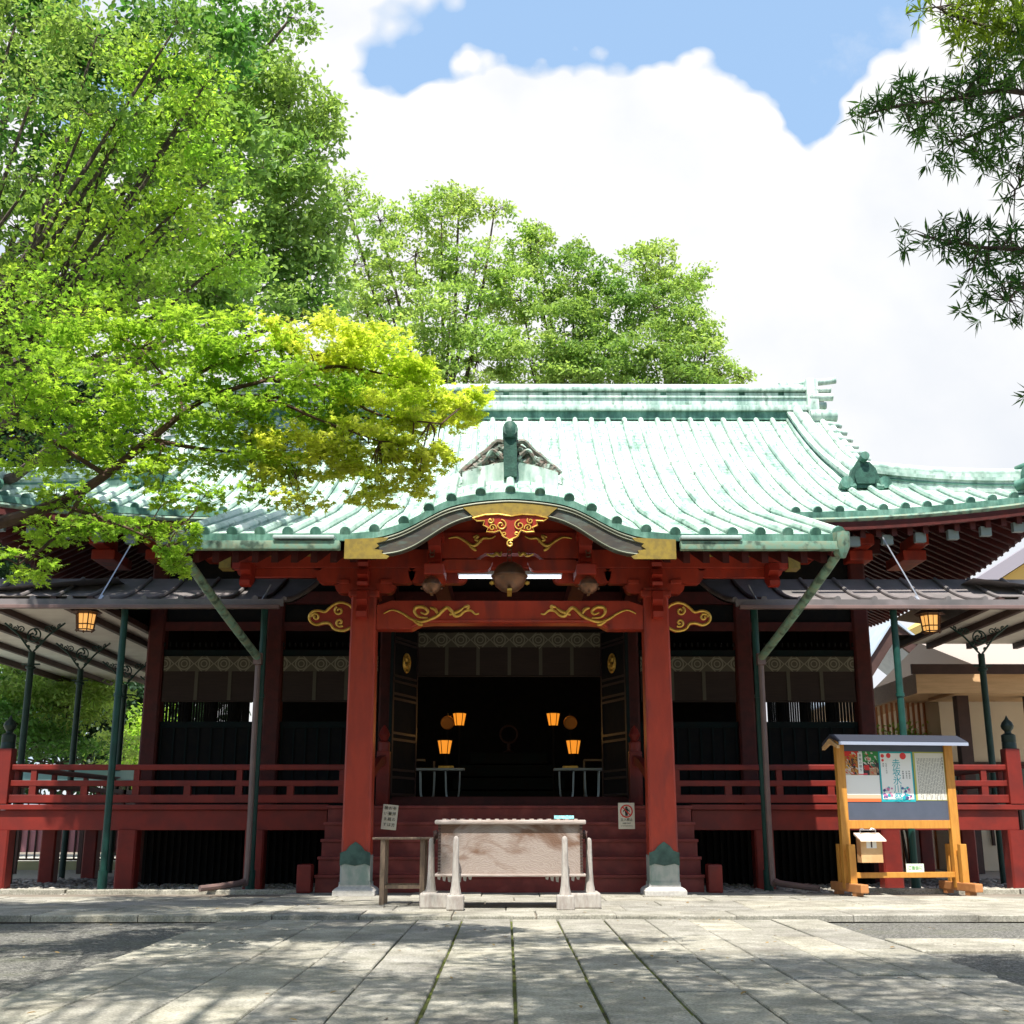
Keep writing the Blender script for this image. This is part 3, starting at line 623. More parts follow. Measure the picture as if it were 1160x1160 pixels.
# crest on the porch gable: carved group with tall finial
cr = MB(); yc = YP+.75; zc_ = zr(0, yc)+.02
cr.grid(lambda u, v: (-.72+1.44*u, yc-.25+.5*v, zr(-.72+1.44*u, yc)-.05+.14), 16, 1)
cr.sweep([(x, yc, zr(x, yc)) for x in np.linspace(-.74, .74, 17)], [(0, -.1), (0, .14), (.0, .14), (.0, -.1)], side=(0, 1, 0)) if False else None
base = MB(); X = np.linspace(-.76, .76, 19)
base.prism([*[(x, zr(x, yc)+.20-.10*abs(x)) for x in X], *[(x, zr(x, yc)-.12) for x in reversed(X)]], yc-.18, yc+.25)
co = base.build('crest_base', M['patroll'], ro, smooth=True)
fg = MB(); fg.prism([(-.76, zr(.76, yc)+.05), (.76, zr(.76, yc)+.05), (.62, zc_+.14), (.44, zc_+.26), (.30, zc_+.42), (.16, zc_+.50), (-.16, zc_+.50), (-.30, zc_+.42), (-.44, zc_+.26), (-.62, zc_+.14)], yc-.06, yc+.1)
for k in range(110):                                         # carved figures and clouds: many rounded lumps
    u = random.uniform(-1, 1); x = u*.72; hh = .36*(1-abs(u)**1.2)+.06; z = zr(x, yc)+.16-.10*abs(x)+random.random()*hh; s_ = random.uniform(.035, .085)
    g0 = [(x+v.x*s_*1.25, yc-.1+random.uniform(-.02, .02)+v.y*s_, z+v.z*s_) for v in iv]; fg.add(g0, jf)
for s in (-1, 1):
    fg.tube(smoothpts([(s*.1, yc-.12, zc_+.50), (s*.22, yc-.14, zc_+.52), (s*.36, yc-.12, zc_+.38), (s*.50, yc-.1, zc_+.28), (s*.70, yc-.1, zc_+.10), (s*.80, yc-.1, zc_+.0)]), .045, 7)
    fg.tube(smoothpts([(s*.12, yc-.16, zc_+.22), (s*.28, yc-.18, zc_+.36), (s*.40, yc-.16, zc_+.2), (s*.52, yc-.14, zc_+.12)]), .035, 6)
M['carve'] = mat('weathered_bronze_carving', (.10, .13, .10), (.22, .16, .13), rough=.6, scale=12, c3=(.36, .52, .42), s3=9, bump=.4)
fg.build('crest_carving', M['carve'], co, smooth=True)
fn = MB(); fn.prism([(-.10, .0+zc_-.12), (.10, zc_-.12), (.11, zc_+.3), (.085, zc_+.56), (-.085, zc_+.56), (-.11, zc_+.3)], yc-.34, yc-.12)
fn.tube([(0, yc-.38, zc_+.66), (0, yc+.2, zc_+.56)], .12, 14); fn.lathe((0, yc-.3, zc_+.52), [(.10, 0), (.12, .06), (.11, .22), (.07, .27), (.01, .28)], 14)
fn.build('crest_finial', M['verdark'], co, smooth=True)

# ---- porch gutters and their diagonal pipes
pg = MB()
for s in (-1, 1):
    a, b = (2.55, 5.02); pg.cut()
    pg.box(s*a if s > 0 else -b, s*b if s > 0 else -a, YP-.20, YP-.06, zr(4, YP)-.27, zr(4, YP)-.14, .012)
    pg.tube(smoothpts([(s*4.97, YP-.12, 5.22), (s*4.93, YP+.15, 5.05), (s*4.7, YP+1.8, 4.5), (s*4.45, 20.78, 3.98)]), .072, 10)
    pg.lathe((s*4.98, YP-.13, 5.05), [(.04, -.05), (.12, .12), (.13, .30), (.13, .34)], 8)
pg.build('porch_gutter', M['verd'], hall, smooth=True)
dp = MB()
for s in (-1, 1):
    dp.cut(); dp.tube(smoothpts([(s*4.45, 20.80, 4.05), (s*4.45, 20.82, 2.5), (s*4.45, 20.82, .36), (s*4.50, 20.72, .20), (s*4.66, 20.48, .16), (s*5.05, 20.1, .12)], 6), .05, 9)
    dp.box(s*4.45-.07, s*4.45+.07, 20.7, 20.84, 3.86, 4.06)
dp.build('downpipe', M['brownmetal'], hall, smooth=True)
ic = MB()                                                    # a dull sheet patch clipped over each end of the curved board
for s in (-1, 1): ic.cut(); ic.box(s*3.05-.5, s*3.05+.42, YP-.24, YP-.03, zr(3, YP)-.12, zr(3, YP)-.06, .02)
ic.build('gutter_cover', mat('galvanised_sheet', (.42, .50, .47), (.34, .42, .40), rough=.5, scale=8), hall)

M['shoe'] = mat('shoe_sheet', (.36, .37, .34), (.20, .27, .235), rough=.5, scale=4, stretch=(1, 1, .6))
M['shoeplate'] = mat('shoe_plate', (.03, .065, .055), (.06, .12, .10), rough=.5, scale=5)
# ---- main posts of the porch
def chamfer(cx, cy, z0, z1, w0, w1, c=.03):
    m = MB(); vs = []
    for z, w_ in ((z0, w0), (z1, w1)):
        h = w_/2; q = [(-h+c, -h), (h-c, -h), (h, -h+c), (h, h-c), (h-c, h), (-h+c, h), (-h, h-c), (-h, -h+c)]
        vs += [(cx+a, cy+b, z) for a, b in q]
    m.add(vs, [tuple(reversed(range(8))), tuple(range(8, 16))]+[(i, (i+1) % 8, 8+(i+1) % 8, 8+i) for i in range(8)]); return m
for s in (-1, 1):
    x = s*2.46; yp = 19.72
    p = chamfer(x, yp, .62, 4.95, .46, .42).build('porch_post', M['red'], hall)
    b = chamfer(x, yp, .21, .66, .475, .475); b.add(*(lambda m: (m.v, m.f))(chamfer(x, yp, .21, .25, .50, .50)))
    b.build('post_shoe', M['shoe'], p)
    b = MB(); b.prism([(x-.242, .50), (x-.16, .53), (x, .50), (x+.16, .53), (x+.242, .50), (x+.242, .70), (x+.15, .73), (x+.10, .80), (x, .87), (x-.10, .80), (x-.15, .73), (x-.242, .70)], yp-.246, yp-.2385)
    b.build('shoe_plate', M['shoeplate'], p)
    st = MB(); st.lathe((x, yp, .05), [(.47, 0), (.47, .07), (.43, .105), (.36, .13), (.34, .17)], 4)
    T = Matrix.Translation((x, yp, 0)) @ Matrix.Rotation(PI/4, 4, 'Z') @ Matrix.Translation((-x, -yp, 0)); st.v = [tuple(T @ Vector(v)) for v in st.v]
    st.build('base_stone', M['whitestone'], p)

# ---- porch beams and brackets
bm_ = MB()
P = []                                                      # lower rainbow beam with lifted underside
for x, z in ((-2.24, 4.30), (-1.65, 4.30), (-1.5, 4.38), (-1.3, 4.40), (1.3, 4.40), (1.5, 4.38), (1.65, 4.30), (2.24, 4.30), (2.24, 4.70), (2.0, 4.78), (-2.0, 4.78), (-2.24, 4.70)): P.append((x, z))
bm_.prism(P, 19.55, 19.88)
bm_.tube([(-1.65, 19.54, 4.345), (-1.45, 19.54, 4.44), (1.45, 19.54, 4.44), (1.65, 19.54, 4.345)], .022, 6)
b1 = bm_.build('rainbow_beam', M['red'], hall, smooth=False)
def vine(sx, pts_list, y, mb, r=.02):
    for pts in pts_list: mb.tube(smoothpts([(sx*a, y, c) for a, c in pts], 6), [r*(.35+.65*math.sin(PI*min(1, max(0, (i+1)/(len(pts)*6-4))))) for i in range((len(pts)-1)*6+1)], 6)
gv = MB()
for s in (-1, 1):
    gv.cut(); vine(s, [[(2.12, 4.56), (1.98, 4.62), (1.82, 4.57), (1.66, 4.47), (1.5, 4.42), (1.34, 4.46), (1.22, 4.52), (1.14, 4.60), (1.06, 4.66), (.98, 4.60), (.92, 4.52), (.84, 4.53), (.76, 4.60), (.66, 4.61), (.58, 4.55), (.52, 4.56)],
             [(1.50, 4.58), (1.42, 4.55), (1.38, 4.60), (1.46, 4.67), (1.58, 4.66), (1.60, 4.58), (1.52, 4.50), (1.38, 4.49)], [(1.34, 4.66), (1.26, 4.63), (1.22, 4.56)], [(1.62, 4.44), (1.52, 4.38), (1.46, 4.37)], [(1.02, 4.54), (.94, 4.57), (.86, 4.60), (.78, 4.66)], [(.72, 4.62), (.70, 4.68), (.78, 4.67)]], 19.535, gv, .032)
gv.build('gold_vine', M['gold'], b1, smooth=True)
# cloud-shaped beam noses with gilt edges
for s in (-1, 1):
    no = MB(); q = [(2.66, 4.34), (2.80, 4.28), (2.95, 4.31), (3.03, 4.40), (3.13, 4.41), (3.25, 4.38), (3.35, 4.43), (3.38, 4.52), (3.33, 4.60), (3.23, 4.62), (3.12, 4.60), (3.05, 4.66), (2.96, 4.73), (2.84, 4.76), (2.72, 4.72), (2.66, 4.66)]
    no.prism([(s*a, b) for a, b in q], 19.62, 19.82); nn = no.build('beam_nose', M['redbright'], b1)
    ge = MB(); ge.tube(smoothpts([(s*a, 19.61, b) for a, b in q], 4), .025, 6)
    for cx, cz, rr, a0, d_ in ((3.27, 4.51, .07, 0, 1), (2.88, 4.62, .08, 1, -1), (2.86, 4.42, .075, 4, 1)): ge.tube([(s*p[0], p[1], p[2]) for p in spiral(cx, cz, rr, 1.2, a0, d_, y=19.60)], .022, 6)
    ge.build('gold_scrolls', M['gold'], nn, smooth=True)
# upper wall plate beam and rows of bracket arms
kb = MB(); kb.box(-4.75, 4.75, 19.60, 19.86, 5.36, 5.68, .01)
kbo = kb.build('wall_plate_beam', M['red'], hall)
ec = MB()
ec.box(4.75, 4.95, 19.58, 19.88, 5.35, 5.69); ec.cut(); ec.box(-4.95, -4.75, 19.58, 19.88, 5.35, 5.69)
for x in (-4.05, -3.42, -2.85, -2.06, 2.06, 2.85, 3.42, 4.05): ec.cut(); ec.box(x-.075, x+.075, 19.42, 19.59, 5.55, 5.71)
ec.build('beam_cap', M['ochre'], kbo)
def arm(cx, z, hw, h=.20):                                 # boat-shaped bracket arm outline
    q = []
    for t in np.linspace(0, 1, 7): q.append((cx+hw-.12+.12*math.sin(t*PI/2), z-h+h*.62*(1-math.cos(t*PI/2))))
    q += [(cx+hw+.02, z-h*.22), (cx+hw-.07, z-h*.14), (cx+hw-.10, z)]
    return q+[(2*cx-a, b) for a, b in reversed(q)]
ak = MB()
for cx in (-2.46, -1.22, 1.22, 2.46):
    ak.cut(); ak.prism(arm(cx, 5.355, .84 if abs(cx) > 2 else .50, .26), 19.62, 19.84)
    if abs(cx) > 2: ak.prism(arm(cx, 5.10, .50, .18), 19.60, 19.86)
    for dx in (-.36, .36) if abs(cx) > 2 else (0,): ak.box(cx+dx-.1, cx+dx+.1, 19.58, 19.88, 5.08, 5.16, .015)
for cx in (-2.46, 2.46): ak.cut(); ak.box(cx-.26, cx+.26, 19.48, 19.98, 4.84, 4.96, .03); ak.box(cx-.20, cx+.20, 19.50, 19.94, 4.955, 5.0)
for cx in (-3.95, 3.95): ak.cut(); ak.prism(arm(cx, 5.355, .7, .14), 19.66, 19.80)
ak.build('bracket_arm', M['red'], kbo)
# carved noses pointing forward at the posts and at the beam ends
for cx, z0, z1 in ((-2.46, 4.44, 4.93), (2.46, 4.44, 4.93), (-2.46, 4.98, 5.28), (2.46, 4.98, 5.28), (-2.46, 5.30, 5.66), (2.46, 5.30, 5.66), (-4.42, 4.98, 5.40), (4.42, 4.98, 5.40)):
    no = MB(); h = z1-z0; no.prismx([(19.62, z0+h*.35), (19.38, z0), (19.24, z0+h*.04), (19.22, z0+h*.22), (19.32, z0+h*.45), (19.20, z0+h*.62), (19.22, z1-h*.08), (19.32, z1), (19.62, z1)], cx-.085, cx+.085); no.build('carved_nose', M['redbright'], kbo)
# inner struts and upper beam under the gable
ub = MB(); ub.prism([(-1.10, 5.30), (-.55, 5.30), (-.40, 5.38), (.40, 5.38), (.55, 5.30), (1.10, 5.30), (1.10, 5.72), (-1.10, 5.72)], 18.55, 18.80)
ub.prism([(-2.0, 5.72), (2.0, 5.72), (1.4, 6.05), (.8, 6.28), (0, 6.36), (-.8, 6.28), (-1.4, 6.05)], 18.62, 18.74)
for s in (-1, 1): ub.prism(arm(s*.72, 5.28, .42, .18), 18.58, 18.78)
ubo = ub.build('gable_beam', M['red'], hall)
gv = MB()
for s in (-1, 1):
    gv.cut(); vine(s, [[(1.0, 5.62), (.86, 5.64), (.74, 5.58), (.62, 5.50), (.54, 5.52), (.44, 5.62), (.32, 5.62), (.24, 5.66)], [(.60, 5.64), (.52, 5.66), (.56, 5.60), (.46, 5.56)], [(.66, 5.50), (.58, 5.44), (.54, 5.42)], [(.38, 5.36), (.28, 5.33), (.22, 5.37), (.16, 5.34), (.14, 5.40)]], 18.535, gv, .028)
gv.build('gold_vine', M['gold'], ubo, smooth=True)
for s in (-1, 1):
    x = s*1.20; q = MB(); q.prismx([(18.62, 5.12), (18.30, 5.12), (18.22, 5.20), (18.30, 5.32), (18.18, 5.42), (18.16, 5.56), (18.62, 5.60)], x-.10, x+.10); q.box(x-.14, x+.14, 18.16, 18.64, 5.56, 5.64); q.box(x-.16, x+.16, 18.1, 18.9, 4.94, 5.12, .02)
    qo = q.build('gable_bracket', M['redbright'], hall)
    y = MB(); y.prism([(x-.16, 5.88), (x+.16, 5.88), (x+.13, 5.645), (x-.13, 5.645)], 18.14, 18.30); y.build('bracket_cap', M['ochre'], qo)
    q = MB(); q.box(x-.13, x+.13, 18.7, 24, 5.12, 5.4); q.build('tie_beam', M['reddark'], hall)
    for xx in (2.46,):
        q = MB(); q.sweep(smoothpts([(s*xx, 19.9, 5.1), (s*xx, 21.2, 5.55), (s*xx, 22.8, 5.75), (s*xx, 24, 5.6)]), [(-.14, -.2), (.14, -.2), (.14, .2), (-.14, .2)]); q.build('curved_tie_beam', M['reddark'], hall)

# ---- hall body
FZ = 1.47; YW = 24.0; VX = 9.05; YV = 21.5
body = MB()
COLS = [-7.2, -4.78, -2.46, 2.46, 4.78, 7.2]
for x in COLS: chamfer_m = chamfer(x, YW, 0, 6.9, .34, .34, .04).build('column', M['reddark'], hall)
bd = MB()
bd.box(-7.2, 7.2, YW-.06, YW+.10, 4.98, 7.05)               # upper wall
for a, b in ((-7.03, -4.95), (-4.61, -2.63), (2.63, 4.61), (4.95, 7.03)): bd.box(a, b, YW+.0, YW+.08, FZ+.02, 3.05)
for s in (-1, 1): bd.box(s*7.2-.05, s*7.2+.05, YW+.18, 33.5, 4.6, 7.0); bd.box(s*7.2-.05, s*7.2+.05, YW+.18, 33.5, FZ, 2.7)
for s in (-1, 1):
    for y in (26.4, 28.8, 31.2): bd.box(s*7.2-.12, s*7.2+.12, y-.12, y+.12, 0, 6.9)
    for y in np.arange(24.5, 33, .24): bd.box(s*7.2-.02, s*7.2+.02, y-.03, y+.03, 2.7, 4.6)
bd.box(-7.2, 7.2, 33.4, 33.5, FZ, 2.7); bd.box(-7.2, 7.2, 33.4, 33.5, 3.6, 7.0); bd.box(-6.0, 6.0, 33.38, 33.5, 2.7, 3.6)
for x in np.arange(-7.1, 7.1, .2): bd.box(x-.05, x+.05, 33.4, 33.46, 2.7, 3.6)
bd.box(-7.2, 7.2, YW+.10, 33.4, 5.9, 5.98)
bd.build('wall', M['black'], hall)
lw = MB()                                                   # lattice and rail work on the dark panels
for a, b in ((-7.03, -4.95), (-4.61, -2.63), (2.63, 4.61), (4.95, 7.03)):
    lw.cut()
    for z in (FZ+.1, 2.2, 3.0): lw.box(a, b, YW-.035, YW-.002, z, z+.07)
    for x in np.linspace(a+.04, b-.04, 9): lw.box(x-.018, x+.018, YW-.03, YW-.003, FZ+.1, 3.05)
    lw.cut(); lw.box(a, b, YW-.10, YW+.0, 4.44, 4.56); lw.cut(); lw.box(a, b, YW-.04, YW-.0, 3.05, 3.12)
lw.build('lattice_grille', M['blackgreen'], hall)
ln = MB(); ln.box(-7.5, 7.5, YW-.20, YW-.065, 5.5, 5.75); ln.cut(); ln.box(-7.7, 7.7, YW-.24, YW-.07, 6.55, 6.85)
for a, b in ((-7.03, -4.95), (-4.61, -2.63), (2.63, 4.61), (4.95, 7.03)): ln.cut(); ln.box(a, b, YW-.13, YW-.062, 4.95, 5.13)
ln.cut(); ln.box(-2.29, 2.29, YW-.13, YW-.065, 4.99, 5.14)
ln.build('lintel', M['reddark'], hall)
bk = MB()                                                    # bracket blocks under the main eave
for x in COLS+[6.0, -6.0, 8.3, -8.3]:
    bk.cut(); yb = YW-.45; bk.box(x-.24, x+.24, yb-.1, YW+.0 if abs(x) < 7.5 else YW+.6, 6.35, 6.56, .03) ; bk.box(x-.15, x+.15, yb-.55, YW-.1, 6.57, 6.80, .02)
bk.build('eave_bracket', M['red'], hall)
tr = MB(); 
for a, b in ((-7.03, -4.95), (-4.61, -2.63), (2.63, 4.61), (4.95, 7.03)):
    tr.cut()
    for x in np.arange(a, b, .12): tr.box(x, x+.03, YW-.16, YW-.11, 4.62 if abs(a) > 2.4 and a != -2.3 else 4.96, 4.70 if a != -2.3 else 5.02)
tr.build('transom_slats', M['black'], hall)
# interior floor, threshold, side walls
fl = MB(); fl.box(-7.1, 7.1, YW+.1, 33.3, 1.5, 1.62); fl.box(-2.3, 2.3, 23.3, YW+.1, FZ+.004, 1.64); fl.build('interior_floor', M['reddark'], hall)
# folding door leaves standing open
for s in (-1, 1):
    a = Vector((s*1.90, YW+.15, 0)); b = Vector((s*2.30, 23.05, 0)); d = (b-a).normalized(); L_ = (b-a).length
    T = Matrix.Translation(a) @ Matrix(((d.x, -d.y, 0, 0), (d.y, d.x, 0, 0), (0, 0, 1, 0), (0, 0, 0, 1)))
    m = MB(); m.box(0, L_, -.02, .02, 1.66, 4.95, T=T); do = m.build('door', M['black'], hall)
    fr = MB()
    zz = [1.66, 1.98, 2.12, 2.70, 2.82, 3.48, 3.58, 3.82, 3.93, 4.60, 4.68, 4.93]
    for z in zz: fr.box(0, L_, -.034, .034, z, z+.045, T=T)
    for x in (0, L_-.06): fr.box(x, x+.06, -.036, .036, 1.66, 4.97, T=T)
    fr.build('door_frame', mat('door_edge_lacquer', (.035, .022, .022), rough=.4), do)
    m = MB(); mid = T @ Vector((L_*.5, 0, 4.25)); sgn = -s
    N_ = Vector((d.y, -d.x, 0)) * (1 if (d.y*-s) > 0 else -1)
    for k in range(2):
        rr = (.17, .15)[k]; ring = [mid+N_*.045+d*(rr*math.cos(t))+Vector((0, 0, rr*1.1*math.sin(t))) for t in np.linspace(0, 2*PI, 28)]; m.tube(ring, .014, 6)
    for k in range(3):
        t0 = k*2*PI/3+.4; pts = [mid+N_*.05+d*(r_*math.cos(t0+q))+Vector((0, 0, r_*1.1*math.sin(t0+q))) for r_, q in ((.05, 0), (.09, .5), (.115, 1.0), (.125, 1.5), (.125, 2.0))]
        m.tube(pts, [.05, .045, .032, .02, .006], 8)
    m.build('door_emblem', M['gold'], do, smooth=True)
    m = MB(); m.box(s*2.30-.03, s*2.30+.03, 23.0, YW-.05, 1.6, 4.95); m.build('door_jamb', M['blackgreen'], hall)
# stairs
st = MB()
for k in range(5):
    z = .05+(k+1)*(FZ-.05-.02)/5; y = 20.25+k*.28
    st.box(-3.2, 3.2, y, y+.34 if k < 4 else 21.62, z-.285 if k else .05, z-.05); st.box(-3.22, 3.22, y-.03, y+.34 if k < 4 else 21.62, z-.05, z, .008)
M['stair'] = mat('dark_red_stair', (.20, .028, .022), (.15, .024, .020), rough=.5, scale=4, c3=(.26, .05, .04), s3=3)
st.build('stairs', M['stair'], hall)
for s in (-1, 1):
    q = MB(); q.box(s*3.36-.12, s*3.36+.12, 20.05, 20.35, .05, .50, .03); q.build('stair_newel', M['crimson'], hall)
    q = MB(); q.box(s*2.35-.12, s*2.35+.12, 22.3, 22.55, FZ, 2.45, .02); q.sweep(smoothpts([(s*2.35, 22.4, 2.3), (s*2.42, 21.6, 2.12), (s*2.6, 20.7, 1.5), (s*2.65, 20.2, 1.0)]), [(-.06, -.08), (.06, -.08), (.06, .08), (-.06, .08)])
    q.lathe((s*2.35, 22.42, 2.45), [(.11, 0), (.11, .16), (.06, .20), (.11, .30), (.07, .40), (.01, .48)], 12); q.build('stair_rail', M['crimson'], hall, smooth=True)

# ---- veranda: deck, piers, railings
vr = MB(); 
vr.box(-VX-.12, -3.22, YV+.0, YW, FZ-.09, FZ, .01); vr.box(3.22, VX+.12, YV+.0, YW, FZ-.09, FZ, .01); vr.box(-3.2, 3.2, 21.64, YW, FZ-.09, FZ-.02)
for s in (-1, 1): vr.box(min(s*7.2, s*(VX+.12)), max(s*7.2, s*(VX+.12)), YW+.01, 33, FZ-.09, FZ)
vr.box(-VX, -3.24, YV+.06, YV+.26, FZ-.44, FZ-.095, .008); vr.box(3.24, VX, YV+.06, YV+.26, FZ-.44, FZ-.095, .008)
for s in (-1, 1): vr.box(s*VX-.1, s*VX+.1, YV+.28, 33, FZ-.42, FZ-.095)
vdo = vr.build('veranda', M['crimson'], hall)
for x in (-9.0, -6.75, -4.5, 4.5, 6.75, 9.0):
    chamfer(x, YV+.18, 0, FZ-.44, .34, .34).build('veranda_pier', M['crimson'], vdo)
for s in (-1, 1):
    for y in (24.0, 26.4, 28.8, 31.2): chamfer(s*9.0, y, 0, FZ-.42, .30, .30).build('veranda_pier', M['crimson'], vdo)
    for y in (24.0, 26.4, 28.8, 31.2): chamfer(s*7.2, y, 0, FZ-.42, .30, .30).build('veranda_pier', M['reddark'], vdo)
sl = MB()                                                    # slatted screen under the floor
for x in np.arange(-7.0, 7.0, .13): sl.box(x, x+.06, 23.4, 23.45, 0, FZ-.1)
sl.box(-7, 7, 23.5, 23.56, 0, FZ-.1)
sl.build('floor_screen', M['black'], hall)
def rail_run(mb, p0, p1, posts):
    p0, p1 = Vector(p0), Vector(p1); d = (p1-p0); L_ = d.length; d.normalize(); nrm = Vector((-d.y, d.x, 0))
    T = Matrix.Translation(p0) @ Matrix(((d.x, nrm.x, 0, 0), (d.y, nrm.y, 0, 0), (0, 0, 1, 0), (0, 0, 0, 1)))
    mb.box(0, L_, -.055, .055, .60, .70, .02, T=T); mb.box(0, L_, -.05, .05, .32, .42, .01, T=T); mb.box(0, L_, -.06, .06, .03, .17, .01, T=T)
    for t in posts: mb.box(t-.06, t+.06, -.045, .045, .16, .33, T=T); 
    for t in posts[::2]: mb.box(t-.05, t+.05, -.04, .04, .41, .61, T=T)
for s in (-1, 1):
    r = MB(); a = (s*2.95, YV+.12, FZ); b = (s*(VX-.0), YV+.12, FZ)
    rail_run(r, a, b, [0.05+.92*k for k in range(7)]); rail_run(r, (s*VX, YV+.2, FZ), (s*VX, 33, FZ), [.9*k+.5 for k in range(12)])
    r.build('railing', M['crimson'], vdo)
    r = MB(); r.box(s*VX-.13, s*VX+.13, YV-.01, YV+.25, FZ+.003, FZ+.98, .02); ro_ = r.build('corner_newel', M['crimson'], vdo)
    r = MB(); c = (s*VX, YV+.12, FZ+.98); r.lathe(c, [(.125, 0), (.125, .10), (.12, .11), (.125, .13), (.125, .24), (.115, .25), (.06, .28), (.06, .31), (.10, .36), (.115, .41), (.09, .47), (.035, .53), (.012, .58), (.002, .60)], 18)
    r.build('onion_finial', M['verdark'] if False else mat('black_green_bronze', (.02, .035, .03), rough=.4, metal=.4), ro_, smooth=True)

# ---- side canopies along the veranda
def canopy(s, label):
    t = thing('side_canopy', label, 'canopy', (s*7, 21, 0)); XI = 4.0; XO = 12.9; SX = 7.45 if s < 0 else 8.75; SY = 34.0 if s < 0 else 26.4; ZS = 5.05
    def zc(y): u = (y-20.55)/1.9; return 4.97+.22*u+.55*u*u
    def xin(y): return XI-.35*((y-20.55)/1.9)**1.5
    m = MB(); m.grid(lambda u, v: (s*(xin(20.55+1.9*v)+(XO-xin(20.55+1.9*v))*u), 20.55+1.9*v, zc(20.55+1.9*v)), 24, 10)
    m.grid(lambda u, v: (s*(xin(20.55+1.9*v)+(XO-xin(20.55+1.9*v))*u), 20.55+1.9*v, zc(20.55+1.9*v)-.05), 24, 10)
    m.box(*sorted((s*XI, s*XO)), 20.50, 20.545, 4.86, 4.985)
    # side part over the walkway
    m.grid(lambda u, v: (s*(SX-.05+(12.55-SX)*u), 21.6+(SY-21.6)*v, 5.60-.42*u-.1*u*(1-u)), 6, 10)
    m.box(*sorted((s*12.45, s*12.55)), 20.55, SY, 5.03, 5.20); m.box(*sorted((s*SX, s*12.5)), SY-.05, SY, ZS+.01, 5.25)
    ro = m.build('canopy_roof', M['canopy'], t, smooth=True)
    m = MB()
    for k in range(12):
        x = 4.45+k*.655
        if x > XO-.1: break
        m.cut(); m.tube(smoothpts([(s*(x+.06), 20.56, zc(20.56)+.03), (s*(x+.03), 21.1, zc(21.1)+.035), (s*(x-.04), 21.7, zc(21.7)+.035), (s*(x-.12), 22.4, zc(22.4)+.03)], 4), .038, 7)
        m.tube([(s*(x+.06), 20.52, zc(20.55)+.03), (s*(x+.06), 20.60, zc(20.56)+.03)], .055, 8)
    m.cut(); m.tube(smoothpts([(s*XI, 20.56, zc(20.56)+.02), (s*(XI-.05), 21.1, zc(21.1)+.03), (s*(XI-.2), 21.9, zc(21.9)+.03), (s*(XI-.35), 22.44, zc(22.44)+.03)], 4), .05, 8)
    m.cut(); m.build('roof_batten', M['canopy'], ro, smooth=True)
    m = MB(); m.box(*sorted((s*(XI+.05), s*XO)), 20.40, 20.50, 4.80, 4.87, .012); m.build('canopy_gutter', M['brownmetal'], t)
    m = MB(); m.grid(lambda u, v: (s*(SX+(12.4-SX)*u), 20.56+(SY-20.6)*v, ZS), 4, 13)
    m.build('canopy_soffit', M['soffit'], t)
    m = MB()
    for x in ((8.1,) if s < 0 else ())+(9.45, 10.35, 11.4): m.box(*sorted((s*x-.05, s*x+.05)), 20.57, SY-.06, ZS-.12, ZS-.003); m.cut()
    m.box(*sorted((s*12.4-.06, s*12.4+.04)), 20.57, SY-.06, ZS-.14, ZS-.003); m.cut(); m.box(*sorted((s*SX-.05, s*SX+.05)), 20.57, SY-.06, ZS-.12, ZS-.003)
    m.build('purlin', M['brownwood'], t)
    def iron(cx, cy, z0, mb):                              # scrollwork fan in the plane across the walkway
        for q in (-1, 1):
            mb.tube(smoothpts([(cx, cy, z0), (cx+q*.12, cy, z0+.14), (cx+q*.30, cy, z0+.36), (cx+q*.50, cy, z0+.52), (cx+q*.60, cy, z0+.60)], 4), .020, 5)
            for dx, dz, rr, a0 in ((.26, .47, .075, 0), (.38, .50, .06, 2), (.49, .54, .045, 1), (.09, .12, .035, 1), (.16, .24, .04, 3)):
                mb.tube([(cx+q*(p[0]), cy, p[2]) for p in spiral(dx, z0+dz, rr, 1.3, a0, 1, 18)], .012, 4)
        mb.tube([(cx+.13*math.cos(a), cy, z0+.36+.13*math.sin(a)) for a in np.linspace(0, 2*PI, 22)], .016, 5)
        for a in (0, 2.1, 4.2): mb.tube([(cx+r_*math.cos(a+q), cy, z0+.36+r_*math.sin(a+q)) for r_, q in ((.02, 0), (.05, .3), (.08, .9), (.11, 1.6))], .02, 5)
    # tall front posts
    for x, y in ((4.42, 20.98), (6.86, 20.75)):
        p = MB(); p.tube([(s*x, y, 0), (s*x, y, 4.9)], .062, 12); p.tube([(s*x, y, 0), (s*x, y, .38)], .082, 12); p.tube([(s*x, y, 3.3), (s*x, y, 3.36)], .075, 12)
        p.build('canopy_post', M['pole'], t, smooth=True)
    for y in (23.25, 26.0, 29.1, 32.2) if s < 0 else (23.45,):
        p = MB(); x = 9.45; z1 = 4.42
        p.tube([(s*x, y, 0), (s*x, y, z1)], .065, 10); p.lathe((s*x, y, z1-.34), [(.07, 0), (.10, .02), (.10, .05), (.07, .07)], 10)
        po_ = p.build('canopy_post', M['poledark'], t, smooth=True)
        q = MB(); iron(s*x, y, z1-.02, q); q.build('iron_bracket', M['poledark'], po_)
        for c in (1,): 
            q = MB(); q.tube([(s*x-.18, y, z1-.24), (s*x+.18, y, z1-.24)], .018, 6); q.build('cross_pin', M['poledark'], po_)
    # stay rods down from the main eave
    m = MB()
    for x, dx in ((7.35, .32), (4.42, .22)):
        m.cut(); m.tube([(s*(x-dx), 21.5 if x > 5 else 20.3, 6.35 if x > 5 else 5.2), (s*x, 20.75, 5.02)], .014, 6); m.tube([(s*(x-dx*.12), 20.83, 5.1), (s*x, 20.75, 5.0)], .03, 6)
    m.build('stay_rod', mat('stainless_rod', (.5, .5, .5), rough=.3, metal=.7), t)
    return t
canopy(-1, 'dark sheet-metal canopy on green posts shading the left side of the veranda')
